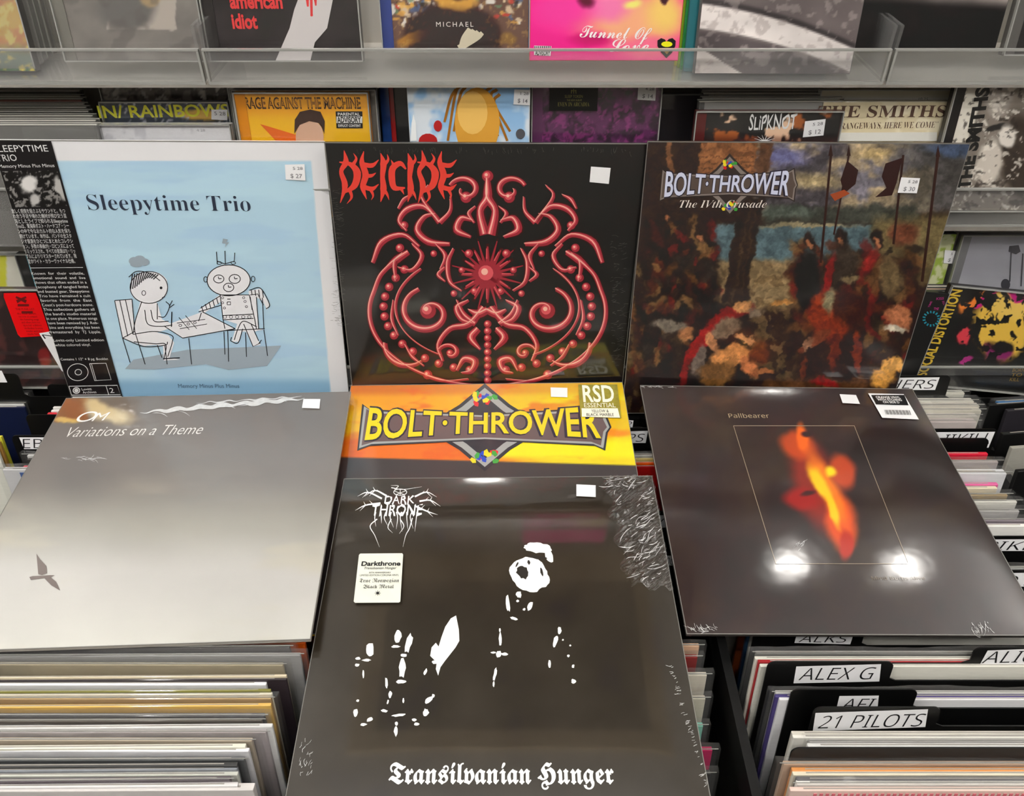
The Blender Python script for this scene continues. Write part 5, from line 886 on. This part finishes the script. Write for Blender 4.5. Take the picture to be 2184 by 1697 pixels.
sh.flat('dark_patch_print', [ragged(1115, 1224, 15, 12, 18, .15, 8, .9), ragged(1146, 1192, 22, 4, 12, .2, 9, .1), ragged(1128, 1203, 3, 5, 8, .3, 10), ragged(1103, 1207, 2, 6, 8, .3, 11, .5), ragged(1155, 1224, 3, 9, 10, .3, 12, -.2)], wrapped((44, 42, 40)))
LG = []; rr = random.Random(3)
def th(pts, w0): LG.extend(ribbon(pts, [w0, w0*.7, .3], n=4))
for k in range(9):
    x = 802+k*11; th([(x, 1095), (x+rr.uniform(-4, 4), 1108), (x+rr.uniform(-5, 5), 1118+rr.uniform(0, 22))], 2.6)
for sx, (a, b, c, d) in ((-1, (815, 1066, 785, 1052)), (-1, (812, 1076, 780, 1080)), (-1, (825, 1060, 800, 1048)), (1, (885, 1062, 910, 1052)), (1, (895, 1072, 918, 1070)), (1, (885, 1082, 912, 1094))):
    th([(a, b), (c, d), (c+sx*22, d+6+rr.uniform(-3, 8))], 4); th([((a+c)/2, (b+d)/2), ((a+c)/2+sx*8, (b+d)/2-8)], 2); th([(c, d), (c+sx*4, d-8)], 2); th([(c, d), (c+sx*12, d+12)], 2)
th([(805, 1110), (790, 1125), (800, 1145), (810, 1170)], 2.4); th([(880, 1108), (874, 1130), (866, 1145), (860, 1170)], 2.4); th([(835, 1110), (828, 1128), (838, 1140)], 2.2); th([(855, 1112), (862, 1126), (852, 1142)], 2.2); th([(835, 1042), (860, 1046), (900, 1040)], 2); th([(842, 1046), (850, 1038), (834, 1037)], 2)
LG += ring(854, 1052, 14, 7, 1.4, 20)+ribbon([(842, 1050), (864, 1058)], 1.2)+ribbon([(866, 1049), (844, 1058)], 1.2)+ribbon([(854, 1045), (854, 1059)], 1.2)
sh.flat('logo_print', LG, w1)
jag = lambda x, y: y+.12*np.sin(x*90)*(y > .6)-.25*np.abs(np.sin(x*47))*(y < .12)
sh.text('logo_lettering', 'DARK', (820, 1076), (884, 1076), (820, 1060), w1, off=.01, warp=jag); sh.text('logo_lettering', 'THRONE', (792, 1100), (900, 1100), (792, 1080), w1, off=.01, warp=jag)
sticker(sh, [(1229, 1036), (1270, 1038), (1270, 1064), (1229, 1062)])
hs = sh.quad('hype_sticker', [(770, 1187), (859, 1187), (861, 1190), (855, 1290), (852, 1292), (759, 1292), (756, 1289), (767, 1190)], mat('pale_sticker_paper', (208, 210, 198), .5), lift=.0034)
for (t, a, b, y, h_, o_, sh_) in (('Darkthrone', 772, 855, 1213.5, 9, .03, 0), ('Transilvanian Hunger', 778, 847, 1221, 5, 0, .25), ('30TH ANNIVERSARY', 788, 835, 1230, 3.4, 0, 0), ('LIMITED EDITION CORONA VINYL', 769, 852, 1235.6, 3.6, 0, 0), (sty('True Norwegian', 'frak'), 768, 852, 1249, 8, -.01, 0), (sty('Black Metal', 'frak'), 776, 841, 1262, 8, -.01, 0)):
    sh.text('sticker_lettering', t, (a, y), (b, y), (a, y-h_), INK, parent=hs, lift=.0037, off=o_, shear=sh_)
sh.flat('star_logo', [q for k in range(8) for q in ribbon([(807, 1272), (807+7*math.cos(k*math.pi/4), 1272+6*math.sin(k*math.pi/4))], 2.2, .3)], INK, parent=hs, lift=.0037)
# crinkled film bunched at the far corner; painted white glints follow its creases
def edge_(P): return sm(P[:, 0]+9*np.sin(P[:, 1]*.11), 1282+(P[:, 1]-1015)*.22, 1300+(P[:, 1]-1015)*.3)*(1-sm(P[:, 1]+8*np.sin(P[:, 0]*.13), 1225+(P[:, 0]-1300)*.2, 1250+(P[:, 0]-1300)*.1))
def cr(P):
    a = P[:, 0]*.75+P[:, 1]*.9; b = P[:, 0]-P[:, 1]*.6; q = np.stack([a*.9, b*.25], 1)
    return edge_(P)*(np.abs(fbm(q, .09, 6, 3)-.5)*.012+.0005)
cf = sh.grid('crumpled_film', 150, None, CRINK, quad=[(1270, 1017), (1392, 1016), (1436, 1262), (1300, 1262)], zoff=.0012, disp=cr, cut=lambda P: edge_(P) > .03)
CRW = mat('crease_glint_white', (196, 196, 196), .25, coat=1, coat_rough=.1, vary=.3, bscale=200)
def crease_glints(sh, parent, n, fx, seed, ang, sd, l0, l1, w0, lift=.0035, m=CRW):  # pale strokes that paint the glints on film folds
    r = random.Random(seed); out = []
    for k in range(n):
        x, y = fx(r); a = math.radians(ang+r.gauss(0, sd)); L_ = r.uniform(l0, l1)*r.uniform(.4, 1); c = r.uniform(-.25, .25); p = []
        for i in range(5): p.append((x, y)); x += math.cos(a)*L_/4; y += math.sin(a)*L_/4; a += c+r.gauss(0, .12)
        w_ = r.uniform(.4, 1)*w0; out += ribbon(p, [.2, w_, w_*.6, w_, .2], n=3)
    sh.flat('crease_glint', out, m, parent=parent, lift=lift)
def corner(r):
    t = r.random()**.9; x1 = 1386+t*44; return x1-r.random()**1.3*(86-t*20), 1020+t*215+r.uniform(-6, 6)
crease_glints(sh, cf, 95, corner, 4, 148, 16, 8, 44, 1.9)
crease_glints(sh, cf, 30, lambda r: (1300+r.random()*60, 1022+r.random()*22), 6, 172, 8, 6, 22, 1.2)
crease_glints(sh, None, 26, lambda r: (640+r.random()*30, 1560+r.random()*90), 8, 118, 8, 8, 22, 1.2, lift=.0009)
crease_glints(sh, None, 60, lambda r: (lambda t: (1436+t*80-r.random()*8, 1420+t*260))(r.random()), 9, 160, 10, 6, 18, 1.5, lift=.0009)
SH['om'].flat('crease_glint', ribbon([(300+k*14, 883-k*1.25+2.5*math.sin(k*1.9)) for k in range(26)], [.5, 3, 7, 10, 6, 11, 8, 12, 5, 9, 12, 7, 10, 4, .5], n=3)+ribbon([(420+k*14, 862-k*.9+2*math.sin(k*2.3)) for k in range(17)], [.3, 2, 3, 1, 4, 2, 3, .4], n=3), CRW, lift=.0008)  # gleam of the film along the far edge, painted as white bands
for (b_, n_k, fx, sd_, an, s_, l0, l1, w0) in ((SH['pall'], 40, lambda r: (1470+r.random()*60, 1348-r.random()*8), 11, -160, 22, 6, 20, 1.2), (SH['pall'], 26, lambda r: (2070+r.random()*40, 1325+r.random()*22), 12, 62, 10, 8, 26, 1.3), (SH['pall'], 20, lambda r: (1366+r.random()*70, 824+r.random()*3), 13, 4, 6, 6, 20, 1),
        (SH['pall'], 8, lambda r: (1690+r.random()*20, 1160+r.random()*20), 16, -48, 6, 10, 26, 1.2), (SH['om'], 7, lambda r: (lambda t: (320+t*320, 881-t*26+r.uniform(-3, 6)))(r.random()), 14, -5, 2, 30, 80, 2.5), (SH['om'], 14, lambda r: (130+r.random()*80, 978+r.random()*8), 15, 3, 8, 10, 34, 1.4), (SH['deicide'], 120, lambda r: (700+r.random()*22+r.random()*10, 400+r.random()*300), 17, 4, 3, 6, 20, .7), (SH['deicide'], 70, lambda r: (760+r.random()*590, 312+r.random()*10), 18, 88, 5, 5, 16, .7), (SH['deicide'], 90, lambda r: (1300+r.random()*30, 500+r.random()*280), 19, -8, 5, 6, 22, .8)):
    crease_glints(b_, None, n_k, fx, sd_, an, s_, l0, l1, w0, lift=.0008 if b_ is not SH['deicide'] else .00085, m=CRW if b_ is not SH['deicide'] else mat('faint_crease_glint', (96, 94, 92), .3, coat=1))
